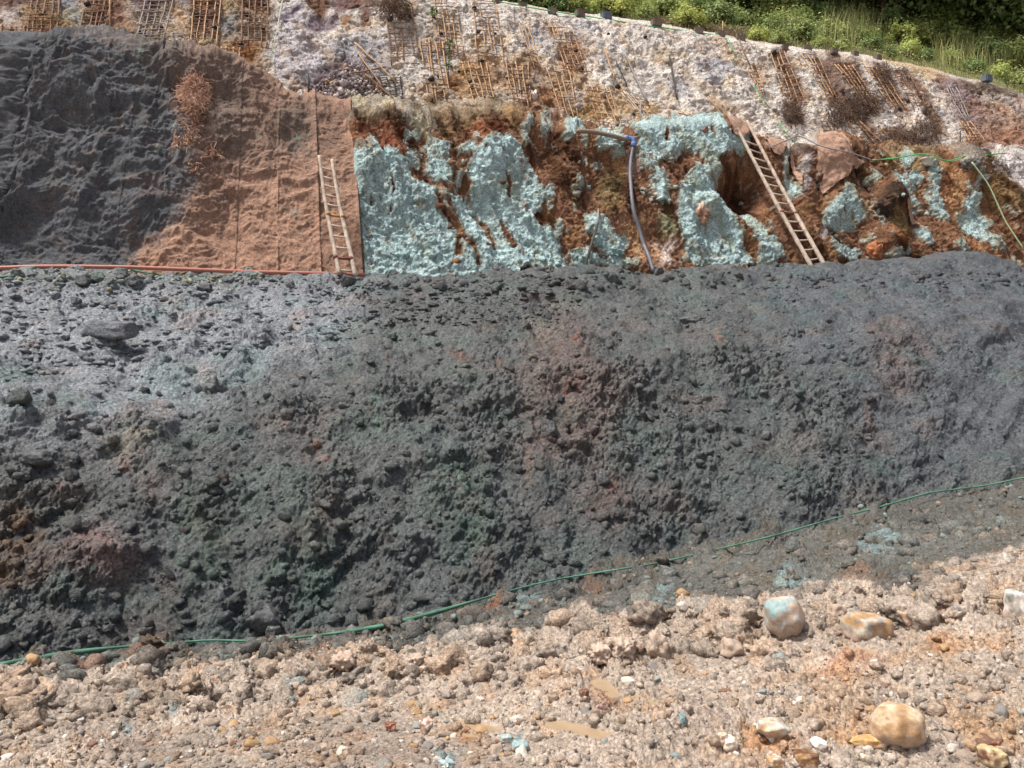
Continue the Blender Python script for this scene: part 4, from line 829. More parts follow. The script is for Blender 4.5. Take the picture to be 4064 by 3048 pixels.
# --- crumbly clods heaped along the edge of the mud, and rubble at the slope foot
def clods(name, S, n, uvf, smin, smax, colf, label, seed, mat, sub=2, nz=.5, squash=1.0):
    rr = np.random.default_rng(seed); protos = [rock_np(1200 + k, sub, 16, nz, (1, 1, .8)) for k in range(10)]; VV, FF, CC, o = [], [], [], 0
    for k in range(n):
        u, v = uvf(rr); p, nn = S.at(u, v); s_ = smin + (smax - smin) * rr.random() ** 2.6; V, Fc = protos[k % 10]
        V = ((V * s_ * rr.uniform(.75, 1.25, 3)) @ rot_rand(rr).T) * [1.15, 1, squash] + p - nn * s_ * .15; VV.append(V); FF.append(Fc + o); o += len(V); CC.append(np.tile(colf(rr, u, v), (len(V), 1)))
    ob(name, mesh_np(name, np.concatenate(VV), np.concatenate(FF), mat, False, np.concatenate(CC)), label=label, cat='clods', kind='stuff')
RU, RV = [0, 600, 1100, 1600, 2100, 2600, 3100, 3600, 4064], [2790, 2740, 2690, 2640, 2600, 2540, 2460, 2410, 2360]
cgs = lambda u, v: cg[G.idx(u, v)]
clods('mud_clods', G, 700, lambda q: (lambda u: (u, np.interp(u, RU, RV) + q.normal() * 60))(q.uniform(-60, 4120)), .02, .13, lambda q, u, v: cgs(u, v) * q.uniform(.88, 1.12), 'crumbly tan clods heaped along the edge of the mud', 81, M_mud, 3, .6)
clods('mud_crumbs', G, 1800, lambda q: (q.uniform(-60, 4120), 3070 - 560 * q.random() ** 1.1), .012, .055, lambda q, u, v: cgs(u, v) * q.uniform(.85, 1.15), 'small tan mud crumbs strewn over the ground', 82, M_mud)
clods('foot_rubble', G, 1100, lambda q: (lambda u: (u, fv(u) + 40 + (np.interp(u, RU, RV) - fv(u) - 70) * q.random()))(q.uniform(-60, 4120)), .02, .12, lambda q, u, v: cgs(u, v) * (.6 + .4 * q.random()) + .35 * lin([(100, 100, 98), (112, 118, 114), (150, 130, 112), (92, 94, 94), (124, 138, 136), (126, 108, 92)][q.integers(6)]), 'muddy dark rubble along the foot of the slope', 83, M_mud)
clods('slope_clods', D, 1500, lambda q: (lambda u: (u, 1095 + (fv(u) - 1095) * q.random()))(q.uniform(-60, 3500)), .02, .09, lambda q, u, v: cd[D.idx(u, v)] * q.uniform(.85, 1.2), 'crumbly clods sprayed over the dark slope', 84, M_dark)
clods('crest_clods', D, 500, lambda q: (q.uniform(-60, 4120), 1085 + 60 * q.random() ** 1.5), .03, .12, lambda q, u, v: cd[D.idx(u, v)] * q.uniform(.8, 1.1), 'dark crumbly lumps along the lip of the dark slope', 85, M_dark)
clods('bench_rubble', D, 1500, lambda q: (lambda u: (u, 1095 + (420 - .12 * u) * q.random() ** 1.3))(q.uniform(-60, 2300)), .02, .10, lambda q, u, v: cd[D.idx(u, v)] * q.uniform(.75, 1.15), 'flat dark rubble over the upper left of the dark slope', 90, M_dark, squash=.5)
clods('face_crumbs', R, 450, lambda q: (q.uniform(1420, 4120), q.uniform(560, 1100)), .02, .10, lambda q, u, v: cr[R.idx(u, v)] * q.uniform(.9, 1.1), 'crumbs and blocks weathering out of the coloured rock face', 86, M_blue)
clods('slope_stones', U, 600, lambda q: (q.uniform(-60, 4120), 0) if False else (lambda u: (u, np.interp(u, [a for a, b in TT], [b for a, b in TT]) + 8 + (np.interp(u, [a for a, b in TF], [b for a, b in TF]) - np.interp(u, [a for a, b in TT], [b for a, b in TT])) * q.random() ** .8))(q.uniform(1100, 4120)), .03, .13, lambda q, u, v: cu[U.idx(u, v)] * q.uniform(.85, 1.1), 'loose pale stones over the upper slope', 87, M_rock)
# --- single stones in the mud
SM = {}
DC = {}
def stone_mesh(k, cname, rgb):
    if (k, cname) not in SM:
        V, Fc = rock_np(300 + k, 3, 9, .4 if cname in DC else .2, (1, .9, .7)); SM[(k, cname)] = mesh_np('stone', V, Fc, M_dark if cname in DC else M_stone, False, np.tile(lin(rgb), (len(V), 1)))
    return SM[(k, cname)]
I, J = pick(G, 230, 51, vmask=(G.v < 3060) & (G.v > np.interp(G.u, [a for a, b in DARKB], [b for a, b in DARKB])))
ck = r.choice(len(names), 230, p=[.4, .17, .15, .09, .1, .05, .04])
tmp = {}
for q in range(230):
    nm = names[ck[q]]; s_ = .022 + .042 * r.random() ** 2; p = G.Pd[I[q], J[q]]; u_, v_ = px(p)
    o = ob('stone', stone_mesh(q % 6, nm, STONECOL[nm]), cat='stone', group='small %s stones in the mud' % nm, loc=(p[0], p[1], p[2]), rot=tuple(r.uniform(-.5, .5, 2)) + (r.uniform(0, 6.28),), scale=tuple(s_ * r.uniform(.8, 1.3, 3)))
    key = (nm, ('left', 'middle', 'right')[min(2, max(0, int(u_ / 1355)))], 'near the bottom edge' if v_ > 2880 else 'midway up' if v_ > 2700 else 'near the slope foot'); tmp.setdefault(key, []).append((u_, o))
for (nm, a_, b_), lst in tmp.items():
    for k, (u_, o) in enumerate(sorted(lst, key=lambda t: t[0])): o['label'] = 'small %s stone in the mud, %s third, %s, %s from left' % (nm, a_, b_, ORD[k])
# --- lumps on the dark slope
DC = {'dark grey': (88, 90, 92), 'grey-green': (94, 102, 98), 'brown-grey': (100, 94, 88)}
I, J = pick(D, 190, 53, vmask=(D.v > 1070) & (np.arange(D.P.shape[0])[:, None] > 20)); dn = list(DC); sel = r.choice(3, 190, p=[.66, .22, .12])
tmp = {}
for q in range(190):
    nm = dn[sel[q]]; p = D.Pd[I[q], J[q]]; n = D.N[I[q], J[q]]; s_ = .04 + .07 * r.random() ** 2.2; s_ *= 1.0 if D.u[I[q], J[q]] < 2300 else .7; p = p - n * s_ * .3; u_, v_ = px(p)
    o = ob('lump', stone_mesh(q % 6, nm, DC[nm]), cat='lump', group='%s lumps on the dark slope' % nm, loc=tuple(p), rot=tuple(r.uniform(0, 6.28, 3)), scale=tuple(s_ * r.uniform(.7, 1.4, 3)))
    t_ = (v_ - 1090) / (fv(u_) - 1090); key = (nm, ('left', 'middle', 'right')[min(2, max(0, int(u_ / 1355)))], 'high' if t_ < .33 else 'midway' if t_ < .66 else 'low'); tmp.setdefault(key, []).append((u_, o))
for (nm, a_, b_), lst in tmp.items():
    for k, (u_, o) in enumerate(sorted(lst, key=lambda t: t[0])): o['label'] = '%s lump %s on the %s third of the dark slope, %s from left' % (nm, b_, a_, ORD[k])

# --- boulders one can point at
def boulder(u, v, w, h, cols_, seed, label, cat='boulder', S=None, planes=10, sink=.25, depth=.9, name='boulder', nz=.1, rz=0.0, mat=None, push=0.0):
    S = S or G; p, n = S.at(u, v + h * .5); p = p - n * push * w / F * p[1] / 2; Yd = p[1]; ww, hh = w / F * Yd / 2, h / F * Yd / 2
    V, Fc = rock_np(seed, 4, planes, nz, (1, depth, 1)); ext = V.max(0) - V.min(0); V = V / ext * 2 - (V.max(0) + V.min(0)) / ext
    if rz: c_, s_ = math.cos(rz), math.sin(rz); V = V @ np.array([[c_, 0, s_], [0, 1, 0], [-s_, 0, c_]])
    V = V * np.array([ww, min(ww, hh * 1.6) * depth, hh * (1 + sink * .4)])
    C1 = [lin(c) for c in cols_]; m = fbm(V / max(ww, hh), 1.5, 4, seed % 40)[:, None]; m2 = sstep(.05, .3, fbm(V / max(ww, hh), 2.6, 4, seed % 37 + 3))[:, None]
    c = C1[0] * (1 - sstep(-.15, .15, m)) + C1[1] * sstep(-.15, .15, m); c = c * (1 - m2) + C1[2 % len(C1)] * m2
    if S is G: md = sstep(.1, -.75, V[:, 2:3] / hh + .5 * fbm(V / max(ww, hh), 3, 4, 77)[:, None]); md = np.maximum(md, .55 * sstep(.05, .35, fbm(V / max(ww, hh), 4, 4, 78))[:, None]); c = c * (1 - md) + lin((186, 160, 140)) * md
    return ob(name, mesh_np(name, V, Fc, mat or M_stone, True, c), label=label, cat=cat, loc=tuple(p + np.array([0, 0, hh * (.86 - sink * .5)])))
TAN, WHT, OCH, TEA, BRN, GRY = (190, 164, 142), (232, 226, 218), (196, 146, 78), (140, 176, 178), (124, 80, 56), (146, 142, 146)
for a in [(3121, 2465, 158, 150, (TAN, TEA, (196, 200, 198)), 501, 'rounded boulder with turquoise and white crust over brown base', 15), (3448, 2483, 178, 100, (OCH, (206, 196, 176), (168, 162, 164)), 502, 'blocky ochre and grey boulder right of the turquoise-crusted one', 7),
          (3558, 2860, 210, 155, ((182, 144, 98), (206, 186, 152), (164, 124, 80)), 503, 'large smooth ochre boulder in the lower right mud', 14), (4031, 2390, 100, 120, (WHT, (150, 160, 150), WHT), 504, 'white and grey-green boulder at the right edge', 9),
          (3810, 2435, 46, 42, (GRY, (160, 158, 166), GRY), 505, 'small grey angular stone left of the right-edge boulder', 7), (3245, 2948, 64, 48, (WHT, (240, 236, 230), WHT), 506, 'bright white chunk in the lower right mud', 7),
          (3066, 2880, 130, 66, ((206, 190, 166), (196, 204, 204), OCH), 507, 'pale flat stone half buried left of the ochre boulder', 9), (2896, 2913, 60, 56, ((238, 226, 204), WHT, (228, 206, 170)), 508, 'cream white stone above its smaller mate by rusty gravel', 7),
          (2870, 2957, 42, 46, ((226, 204, 180), (206, 164, 130), WHT), 509, 'cream and pink stone just below the cream white one', 7), (2491, 2697, 54, 34, ((240, 228, 190), WHT, (224, 200, 150)), 510, 'cream stone beside the middle puddles', 7),
          (2386, 2812, 56, 30, ((96, 66, 68), (120, 84, 80), (84, 60, 60)), 511, 'purple-brown stone between the middle puddles', 7), (2317, 2764, 42, 36, (BRN, (96, 64, 52), BRN), 512, 'dark brown stone left of the middle puddle', 8),
          (2712, 2851, 34, 80, (TEA, (116, 150, 156), TEA), 513, 'upright slab of teal clay standing in the mud', 8), (2064, 2957, 74, 34, (TEA, (170, 194, 200), TEA), 514, 'pale teal flat lump left of the long puddle', 8),
          (1549, 2883, 52, 36, ((150, 84, 58), BRN, (170, 110, 80)), 515, 'red-brown stone in the middle of the lower mud', 7), (1691, 2874, 62, 58, ((206, 180, 158), (156, 96, 70), WHT), 516, 'white stone with red-brown streaks next to a red-brown one', 8),
          (1778, 3034, 76, 40, ((166, 196, 206), TEA, WHT), 517, 'pale blue lump at the bottom edge of the mud', 8), (2010, 2930, 62, 34, (TEA, (170, 190, 190), TAN), 518, 'teal crumbly lump above the pale teal flat one', 9),
          (3934, 2993, 104, 78, ((206, 178, 120), BRN, (222, 206, 160)), 519, 'yellow and brown round boulder near the bottom right corner', 10), (3945, 2945, 66, 44, ((146, 84, 58), BRN, BRN), 520, 'red-brown stone resting behind the yellow and brown boulder', 7),
          (3200, 3010, 110, 56, ((150, 112, 64), BRN, OCH), 521, 'brown ochre rock at the bottom edge, lower right', 9), (3075, 3018, 70, 52, ((186, 160, 130), OCH, WHT), 522, 'mottled ochre and white rock at the bottom edge', 9),
          (3440, 2940, 150, 40, ((200, 152, 74), OCH, (220, 180, 110)), 523, 'flat ochre slab below the large smooth boulder', 9), (3430, 3003, 34, 34, ((236, 222, 170), (226, 206, 150), WHT), 524, 'small round cream stone at the bottom right', 8),
          (1640, 2620, 130, 70, (TAN, (206, 182, 162), TAN), 525, 'big clod of tan mud beside the grey run-off puddles', 12), (1370, 2650, 120, 70, (TAN, (200, 176, 156), TAN), 526, 'tan mud clod at the left end of the clod ridge', 12),
          (2480, 2560, 120, 90, (TAN, (206, 184, 164), TAN), 527, 'upstanding tan mud block on the middle clod ridge', 9), (2610, 2540, 100, 130, (TAN, (196, 178, 160), (176, 168, 156)), 528, 'tall split tan mud block with teal stain on the ridge', 9),
          (2380, 2600, 110, 80, (TAN, (200, 178, 160), TAN), 529, 'tan mud clod left of the upstanding block', 12), (2900, 2560, 90, 70, (TAN, (190, 168, 150), TAN), 530, 'lumpy tan clod right of the tall split block', 12),
          (3320, 2420, 80, 60, (TAN, (196, 172, 152), TAN), 531, 'tan clod between the two big boulders of the right', 12), (3600, 2450, 80, 56, (TAN, (180, 150, 120), TAN), 532, 'brownish clod right of the blocky ochre boulder', 12)]:
    boulder(a[0], a[1], a[2], a[3], a[4], a[5], a[6], planes=a[7], cat='clod' if 'clod' in a[6] or 'mud block' in a[6] else 'boulder' if a[2] > 90 else 'stone', name='mud_clod' if ('clod' in a[6] or 'mud block' in a[6]) else 'boulder' if a[2] > 90 else 'stone', nz=.45 if 'mud' in a[6] and a[0] < 2950 else .24)
DK, DG = (90, 92, 95), (104, 107, 110)
for a in [(1045, 2440, 140, 86, (DK, DG, (64, 64, 66)), 541, 'dark slab leaning on the slope foot above the rope', 7, .3), (1085, 2500, 60, 44, (DG, DK, DG), 542, 'small dark stone below the leaning slab', 8, 0), (430, 1300, 220, 74, ((120, 126, 134), (112, 118, 124), (104, 108, 114)), 543, 'broad flat grey slab lying on the upper left of the dark slope', 7, .12),
          (330, 1105, 60, 52, (DK, (84, 96, 90), DK), 544, 'dark blocky stone at the left end of the stone row by the pipe', 7, 0), (390, 1090, 64, 40, ((110, 130, 120), (96, 112, 104), DK), 545, 'greenish stone in the row of stones by the pipe', 8, 0), (430, 1105, 40, 44, ((112, 122, 120), DG, DG), 546, 'upright grey stone in the row of stones by the pipe', 8, 0),
          (535, 1108, 70, 40, (DG, DK, DG), 547, 'flat-topped grey stone in the row of stones by the pipe', 7, 0), (495, 1078, 26, 34, ((136, 146, 138), DG, DG), 548, 'small pointed pale stone standing by the pipe', 7, 0), (585, 1122, 50, 36, ((92, 100, 80), DK, DK), 549, 'olive grey wedge stone at the right end of the stone row', 6, 0),
          (810, 1140, 60, 34, (DK, (64, 66, 68), DK), 550, 'black wedge stone on the slope crest below the pipe', 6, 0), (70, 1072, 50, 36, ((130, 146, 136), DG, DG), 551, 'pale green stone against the pink pipe near the left edge', 8, 0), (905, 1090, 70, 34, ((120, 140, 130), DG, DK), 552, 'green-grey stone against the pipe left of the ladder', 8, 0),
          (1290, 1105, 60, 46, (DK, (62, 64, 66), DK), 553, 'black lump at the foot of the left ladder', 9, 0), (1380, 1100, 60, 50, (DK, DK, DG), 554, 'black lump right of the left ladder foot', 9, 0), (2290, 1128, 90, 44, (DK, (66, 68, 70), DG), 555, 'black flat lump below the leaning stake', 9, 0), (300, 1190, 40, 30, (DG, DK, DG), 556, 'grey pyramid stone on the upper left of the dark slope', 6, 0),
          (2612, 1078, 40, 30, (DK, DK, DG), 557, 'small black lump at the foot of the hose', 8, 0), (2430, 1100, 50, 36, (DK, DK, DG), 558, 'black lump on the crest left of the hose foot', 8, 0), (80, 1580, 90, 60, ((70, 88, 82), DK, DK), 559, 'greenish dark rock in the left of the dark slope', 8, 0), (150, 1800, 110, 60, ((96, 106, 106), DG, DK), 560, 'rounded grey rock below the greenish dark one', 9, 0),
          (2180, 1690, 70, 70, (DG, (88, 84, 84), DG), 561, 'block stuck on the dark slope at picture centre', 7, 0), (2390, 1890, 60, 60, ((86, 82, 82), DG, DG), 562, 'square block stuck on the dark slope below picture centre', 6, 0), (2740, 1262, 90, 26, (DG, (106, 108, 114), DG), 563, 'flat grey ledge lump high on the right-hand dark slope', 7, 0)]:
    boulder(a[0], a[1], a[2], a[3], a[4], a[5], a[6], S=G if a[5] == 542 else D, planes=a[7], cat='slab' if 'slab' in a[6] else 'stone', name='slab' if 'slab' in a[6] else 'stone', rz=a[8], sink=.4, nz=.22, mat=M_dark)
RB = [(1690, 770, 60, 44, ((150, 186, 190), TEA, (120, 160, 164)), 571, 'loose turquoise boulder perched on the turquoise face', 8), (1900, 810, 44, 40, ((160, 194, 196), TEA, TEA), 572, 'turquoise chunk above the rust gully', 7), (1870, 845, 44, 34, ((150, 190, 194), TEA, TEA), 573, 'lower turquoise chunk above the rust gully', 7),
      (2370, 950, 60, 50, ((150, 190, 186), TEA, (120, 160, 150)), 574, 'cracked turquoise block right of the leaning stake', 7), (2320, 1030, 60, 44, ((146, 182, 176), TEA, TEA), 575, 'turquoise block left of the leaning stake foot', 7), (2450, 990, 70, 50, ((150, 190, 188), TEA, TEA), 576, 'turquoise lump at the right end of the low turquoise mound', 10),
      (2335, 742, 24, 22, ((150, 180, 170), TEA, TEA), 577, 'small turquoise stone on the rust wall left of the hose', 8), (2790, 830, 92, 100, ((196, 156, 128), (166, 116, 84), (206, 176, 152)), 578, 'pinkish brown round boulder set in the turquoise wall', 16), (3505, 815, 100, 84, ((70, 50, 38), (52, 44, 42), (104, 66, 42)), 579, 'dark brown round boulder in the right of the rock face', 16),
      (3480, 985, 90, 100, ((176, 104, 52), (150, 84, 44), (196, 130, 70)), 580, 'orange-brown rounded boulder low in the right of the face', 16), (3830, 665, 80, 70, ((120, 118, 112), (170, 160, 146), (92, 96, 92)), 581, 'grey and buff boulder on the right end of the bench', 9), (3910, 690, 50, 44, ((170, 168, 174), (140, 140, 146), WHT), 582, 'pale grey boulder right of the grey and buff one', 10),
      (3890, 602, 36, 30, ((120, 122, 128), GRY, GRY), 583, 'grey stone by the rope knot on the right bench', 8), (2805, 500, 56, 34, ((150, 110, 90), BRN, (170, 130, 110)), 584, 'brown stone on the edge above the turquoise wall', 7), (2125, 365, 50, 60, ((186, 182, 182), (200, 170, 140), WHT), 585, 'pale boulder poking through the bamboo lattices', 9), (2300, 410, 60, 44, ((196, 192, 194), GRY, (196, 170, 130)), 586, 'grey-white boulder among the ochre lattices', 8), (1375, 315, 46, 24, ((176, 178, 188), GRY, WHT), 587, 'light grey stone on the purple rubble heap', 7)]
for a in RB:
    boulder(a[0], a[1], a[2], a[3], a[4], a[5], a[6], S=U if a[5] in (585, 586, 587) else R, planes=a[7], cat='boulder' if a[2] > 55 else 'stone', name='boulder' if a[2] > 55 else 'stone', sink=.2, nz=.42, push=.45)

# --- bamboo lattices pinned to the upper slope
LAT = []
def cane(name, S, a, b, rad, mat, root, seed, n=7, sag=.02, off=.045):
    rr = np.random.default_rng(seed); pts = []
    for t in np.linspace(0, 1, n):
        p, nn = S.at(a[0] + (b[0] - a[0]) * t, a[1] + (b[1] - a[1]) * t, off + rr.normal() * .012, smooth=True); pts.append(p)
    pts = np.array(pts)
    for _ in range(2): pts[1:-1] = (pts[:-2] + 2 * pts[1:-1] + pts[2:]) / 4
    pts += rr.normal(size=pts.shape) * sag * .4
    V, Q = tube_np(pts - np.array(root.location), rad * (1 - .25 * np.linspace(0, 1, n)), 5)
    return ob(name, quads_mesh(name, V, Q, mat), parent=root)
def lattice(TL, TR, BL, BR, nv, nh, mv, mh, tone, where, h0=0.0, h1=1.0, seed=0, rv=.023, rh=.014):
    rr = np.random.default_rng(1000 + seed); c = [(BL[0] + BR[0]) / 2, (BL[1] + BR[1]) / 2]; p, n = U.at(*c)
    root = ob('bamboo_lattice', None, loc=tuple(p), cat='lattice', group='bamboo lattices on the upper slope'); lx = lambda s, t: ((TL[0] * (1 - s) + TR[0] * s) * (1 - t) + (BL[0] * (1 - s) + BR[0] * s) * t, (TL[1] * (1 - s) + TR[1] * s) * (1 - t) + (BL[1] * (1 - s) + BR[1] * s) * t)
    for k in range(nv):
        s = k / max(1, nv - 1) + rr.normal() * .03; t0 = rr.uniform(-.04, .05); t1 = 1 + rr.uniform(-.06, .05)
        cane('upright_cane', U, lx(s, t0), lx(s + rr.normal() * .03, t1), rv * rr.uniform(.8, 1.15), mv, root, seed * 100 + k, 8)
    for k in range(nh):
        t = h0 + (h1 - h0) * (k + .5) / nh + rr.normal() * .012; s0 = rr.uniform(-.14, .06) ; s1 = 1 + rr.uniform(-.08, .14)
        if rr.random() < .1: s0 += .35
        if rr.random() < .1: s1 -= .3
        cane('cross_cane', U, lx(s0, t), lx(s1, t + rr.normal() * .018), rh * rr.uniform(.8, 1.2), mh, root, seed * 100 + 40 + k, 6, off=.06)
    LAT.append((root, np.mean([TL, TR, BL, BR], axis=0), tone, where, (TL, TR, BL, BR)))
o_, n_, g_ = M_bamboo_old, M_bamboo_new, M_bamboo_grey
for k, a in enumerate([((128, -25), (243, -25), (95, 162), (216, 158), 5, 14, o_, o_, 'brown', 'up'), ((10, 104), (100, 110), (2, 164), (96, 164), 4, 6, o_, o_, 'short brown', 'low'), ((350, -25), (457, -25), (315, 166), (405, 164), 5, 14, o_, o_, 'brown', 'up'), ((448, 158), (532, 162), (440, 186), (524, 196), 3, 3, n_, o_, 'small', 'low'),
      ((585, -25), (690, -25), (545, 165), (648, 160), 5, 14, g_, g_, 'grey weathered', 'up'), ((642, 156), (752, 158), (638, 214), (746, 216), 5, 4, n_, o_, 'short yellow', 'low'), ((778, -25), (880, -25), (757, 178), (858, 180), 5, 15, n_, o_, 'brown', 'up'), ((850, 186), (955, 186), (844, 262), (955, 264), 5, 5, n_, n_, 'short yellow', 'low'), ((962, -25), (1063, -25), (954, 186), (1063, 190), 5, 14, o_, o_, 'brown', 'up'),
      ((1535, 12), (1625, 14), (1561, 252), (1660, 250), 5, 17, o_, o_, 'brown', 'up'), ((1722, -15), (1806, -15), (1752, 214), (1846, 238), 5, 15, n_, o_, 'yellow', 'up'), ((1873, -4), (1960, 0), (1905, 246), (2000, 252), 5, 15, n_, o_, 'yellow', 'up'), ((1665, 158), (1753, 160), (1692, 404), (1793, 416), 5, 15, n_, o_, 'brown-yellow', 'low'), ((1833, 244), (1930, 250), (1890, 426), (1970, 438), 5, 13, n_, o_, 'bright yellow', 'low'),
      ((1505, 302), (1590, 302), (1545, 420), (1598, 420), 4, 11, M_stick, M_stick, 'dark grey', 'low'), ((2010, 252), (2092, 256), (2042, 428), (2112, 428), 5, 11, n_, o_, 'ochre', 'low'), ((2056, 86), (2094, 90), (2120, 270), (2152, 288), 3, 8, n_, o_, 'long yellow', 'up'), ((2186, 104), (2265, 110), (2246, 288), (2332, 292), 5, 13, n_, o_, 'brown-yellow', 'up'), ((2168, 262), (2250, 268), (2242, 498), (2300, 490), 4, 9, n_, o_, 'sparse yellow', 'low'),
      ((2316, 334), (2416, 350), (2385, 512), (2476, 516), 5, 10, n_, o_, 'yellow', 'low'), ((2462, 358), (2500, 372), (2588, 520), (2628, 522), 4, 8, M_ladder, M_ladder, 'pale', 'low'), ((2500, 380), (2560, 390), (2560, 500), (2640, 510), 3, 5, n_, o_, 'loose yellow', 'low'), ((2966, 268), (2998, 262), (3016, 378), (3036, 378), 3, 9, n_, o_, 'narrow yellow', 'up'), ((3058, 208), (3112, 200), (3124, 416), (3198, 408), 4, 17, n_, o_, 'brown-yellow', 'up'),
      ((3180, 212), (3242, 218), (3290, 394), (3324, 394), 4, 14, n_, o_, 'brown', 'up'), ((3312, 254), (3388, 262), (3452, 436), (3494, 444), 5, 15, n_, o_, 'brown', 'up'), ((3430, 260), (3496, 266), (3536, 430), (3600, 436), 4, 15, n_, o_, 'brown', 'up'), ((3550, 290), (3604, 292), (3626, 436), (3684, 440), 4, 12, o_, o_, 'brown', 'up'), ((3360, 478), (3404, 480), (3432, 590), (3524, 592), 4, 9, n_, o_, 'rusty', 'low'), ((3500, 508), (3566, 518), (3600, 620), (3682, 616), 4, 9, n_, o_, 'rusty', 'low'),
      ((3752, 344), (3792, 340), (3832, 482), (3854, 482), 4, 9, g_, g_, 'grey', 'up'), ((3806, 484), (3850, 484), (3846, 562), (3906, 562), 4, 7, n_, o_, 'small rusty', 'low'), ((3250, 470), (3300, 474), (3300, 590), (3360, 592), 3, 6, o_, o_, 'sparse brown', 'low'), ((3640, 470), (3680, 470), (3700, 590), (3740, 590), 3, 6, o_, o_, 'sparse brown', 'low')]):
    lattice(*a[:8], a[8], a[9], seed=k + 1, h0=.55 if k == 16 else 0)
for kind_, txt in (('up', 'upper row'), ('low', 'lower row')):
    for k, L in enumerate(sorted([l for l in LAT if l[3] == kind_], key=lambda l: l[1][0])):
        L[0]['label'] = '%s bamboo lattice on the upper slope, %s from left in %s' % (L[2], ORD[k], txt)
# loose poles and fallen sticks
for k, (a, b, rr_, m, lab) in enumerate([((2398, 190), (2440, 318), .03, M_bamboo_new, 'brown bamboo pole lying on the white rock, leftmost of three'), ((2442, 240), (2490, 345), .02, M_stick, 'thin dark pole lying on the white rock between two thicker ones'), ((2470, 196), (2574, 410), .032, M_bamboo_grey, 'long greyish bamboo pole lying down the white rock'), ((2656, 218), (2686, 396), .026, M_stick, 'single dark pole lying on the white rock right of the others'),
      ((2810, 384), (2904, 522), .03, M_bamboo_new, 'yellow pole above the right ladder, left of a pair'), ((2842, 400), (2926, 530), .026, M_bamboo_new, 'yellow pole above the right ladder, right of a pair'), ((2910, 120), (2975, 258), .024, M_bamboo_old, 'thin pole running down from the crest blocks'), ((1450, 296), (1600, 424), .028, M_bamboo_old, 'brown pole fallen across the dark grey lattice'), ((1405, 170), (1572, 330), .026, M_bamboo_new, 'long fallen pole over the purple rubble'),
      ((1420, 210), (1520, 350), .022, M_bamboo_new, 'fallen stick left of the long fallen pole'), ((1395, 290), (1530, 268), .022, M_bamboo_old, 'brown stick lying across the rubble heap'), ((1430, 372), (1600, 424), .02, M_stick, 'dark stick along the bottom of the rubble heap'), ((1480, 190), (1420, 280), .018, M_bamboo_old, 'brown stick leaning left on the rubble heap'), ((2690, 450), (2900, 520), .018, M_bamboo_old, 'thin stick lying above the turquoise wall edge'),
      ((2846, 500), (2906, 430), .03, M_bamboo_new, 'short yellow stick crossing the pole pair above the ladder'), ((2860, 508), (2918, 452), .026, M_bamboo_old, 'short brown stick crossing the pole pair above the ladder'), ((2640, 410), (2690, 500), .022, M_bamboo_new, 'leaning yellow stick right of the pale lattice')]):
    tube('pole', np.array([U.at(a[0] + (b[0] - a[0]) * t, a[1] + (b[1] - a[1]) * t, .1, True)[0] for t in np.linspace(0, 1, 7)]), rr_, m, 6, label=lab, cat='pole')
pp, _ = U.at(438, 176, .25); qq = pp + np.array([0, 0, 1.36]); tube('marker_pole', [pp - [0, 0, .3], (pp + qq) / 2, qq], .026, M_bamboo_new, 6, label='upright bamboo marker pole tied with green rope at upper left', cat='pole')
# upright stakes on the bench
for k, (u, v, h_, m, lab) in enumerate([(2393, 545, .5, M_stick, 'short grey stake above the muddy pipe'), (2545, 520, .9, M_bamboo_grey, 'thin grey stake above the blue pipe elbow'), (3806, 605, .7, M_stick, 'thin dark stake carrying the green rope on the right bench'), (1225, 372, .55, M_stick, 'short dark stake in the white rock above the matting'), (2866, 136, .45, M_bamboo_new, 'small yellow stake on the crest beside a block')]):
    p, n = (U if u != 2866 else HL).at(u, v, .1); tube('stake', [p - [0, 0, .2], p + [0, 0, h_]], .024, m, 6, label=lab, cat='stake')

# --- black planting bags wedged in the lattices
def bag_mesh(seed):
    V, Fc = ico(3); V = V.copy(); rad = 1 + .3 * fbm(V + seed, 1.4, 4, seed) + .07 * np.sin(V[:, 2] * 9 + seed); V = V * rad[:, None]; V[:, 2] *= .95; V[:, 1] *= .75
    return mesh_np('planting_bag', V, Fc, M_black, True)
BM = [bag_mesh(k) for k in range(5)]
BAGS = [(352, 27, 26), (332, 114, 22), (428, 78, 24), (415, 150, 24), (539, 165, 26), (565, 127, 28), (637, 113, 28), (783, 61, 22), (869, 23, 24), (850, 114, 26), (774, 137, 24), (975, 58, 24), (1046, 122, 20), (1041, 158, 18), (958, 177, 20), (734, 206, 24), (1049, 20, 24), (864, 242, 14), (1549, 82, 26), (1753, 135, 20), (1766, 213, 24), (1883, 32, 22), (1902, 129, 20),
        (1966, 132, 18), (1907, 246, 26), (1711, 315, 26), (1735, 307, 16), (1821, 281, 14), (1869, 322, 24), (1872, 342, 16), (1953, 382, 24), (1704, 396, 28), (1907, 437, 26), (1622, 72, 24), (1726, 43, 20), (1723, 70, 18), (1615, 29, 20), (2287, 201, 22), (2305, 274, 24), (2451, 345, 26), (2514, 451, 18), (2560, 514, 22), (2403, 388, 18), (2065, 367, 18), (2413, 137, 14), (3599, 407, 18), (3565, 434, 18), (3457, 578, 22), (3326, 531, 14), (3307, 562, 14), (3347, 297, 18), (3841, 468, 12), (2557, 150, 18), (2450, 512, 20), (3070, 214, 30)]
near = {}
for k, (u, v, w) in enumerate(BAGS):
    L = min(LAT, key=lambda l: abs(l[1][0] - u) + .8 * abs(l[1][1] - v)); near.setdefault(L[0]['label'], []).append((v, k))
blab = {}
for lb, lst in near.items():
    wh = lb.split(' on the upper slope, ')[1]
    for q, (v, k) in enumerate(sorted(lst)): blab[k] = 'black planting bag, %s down at the lattice %s' % (ORD[q], wh)
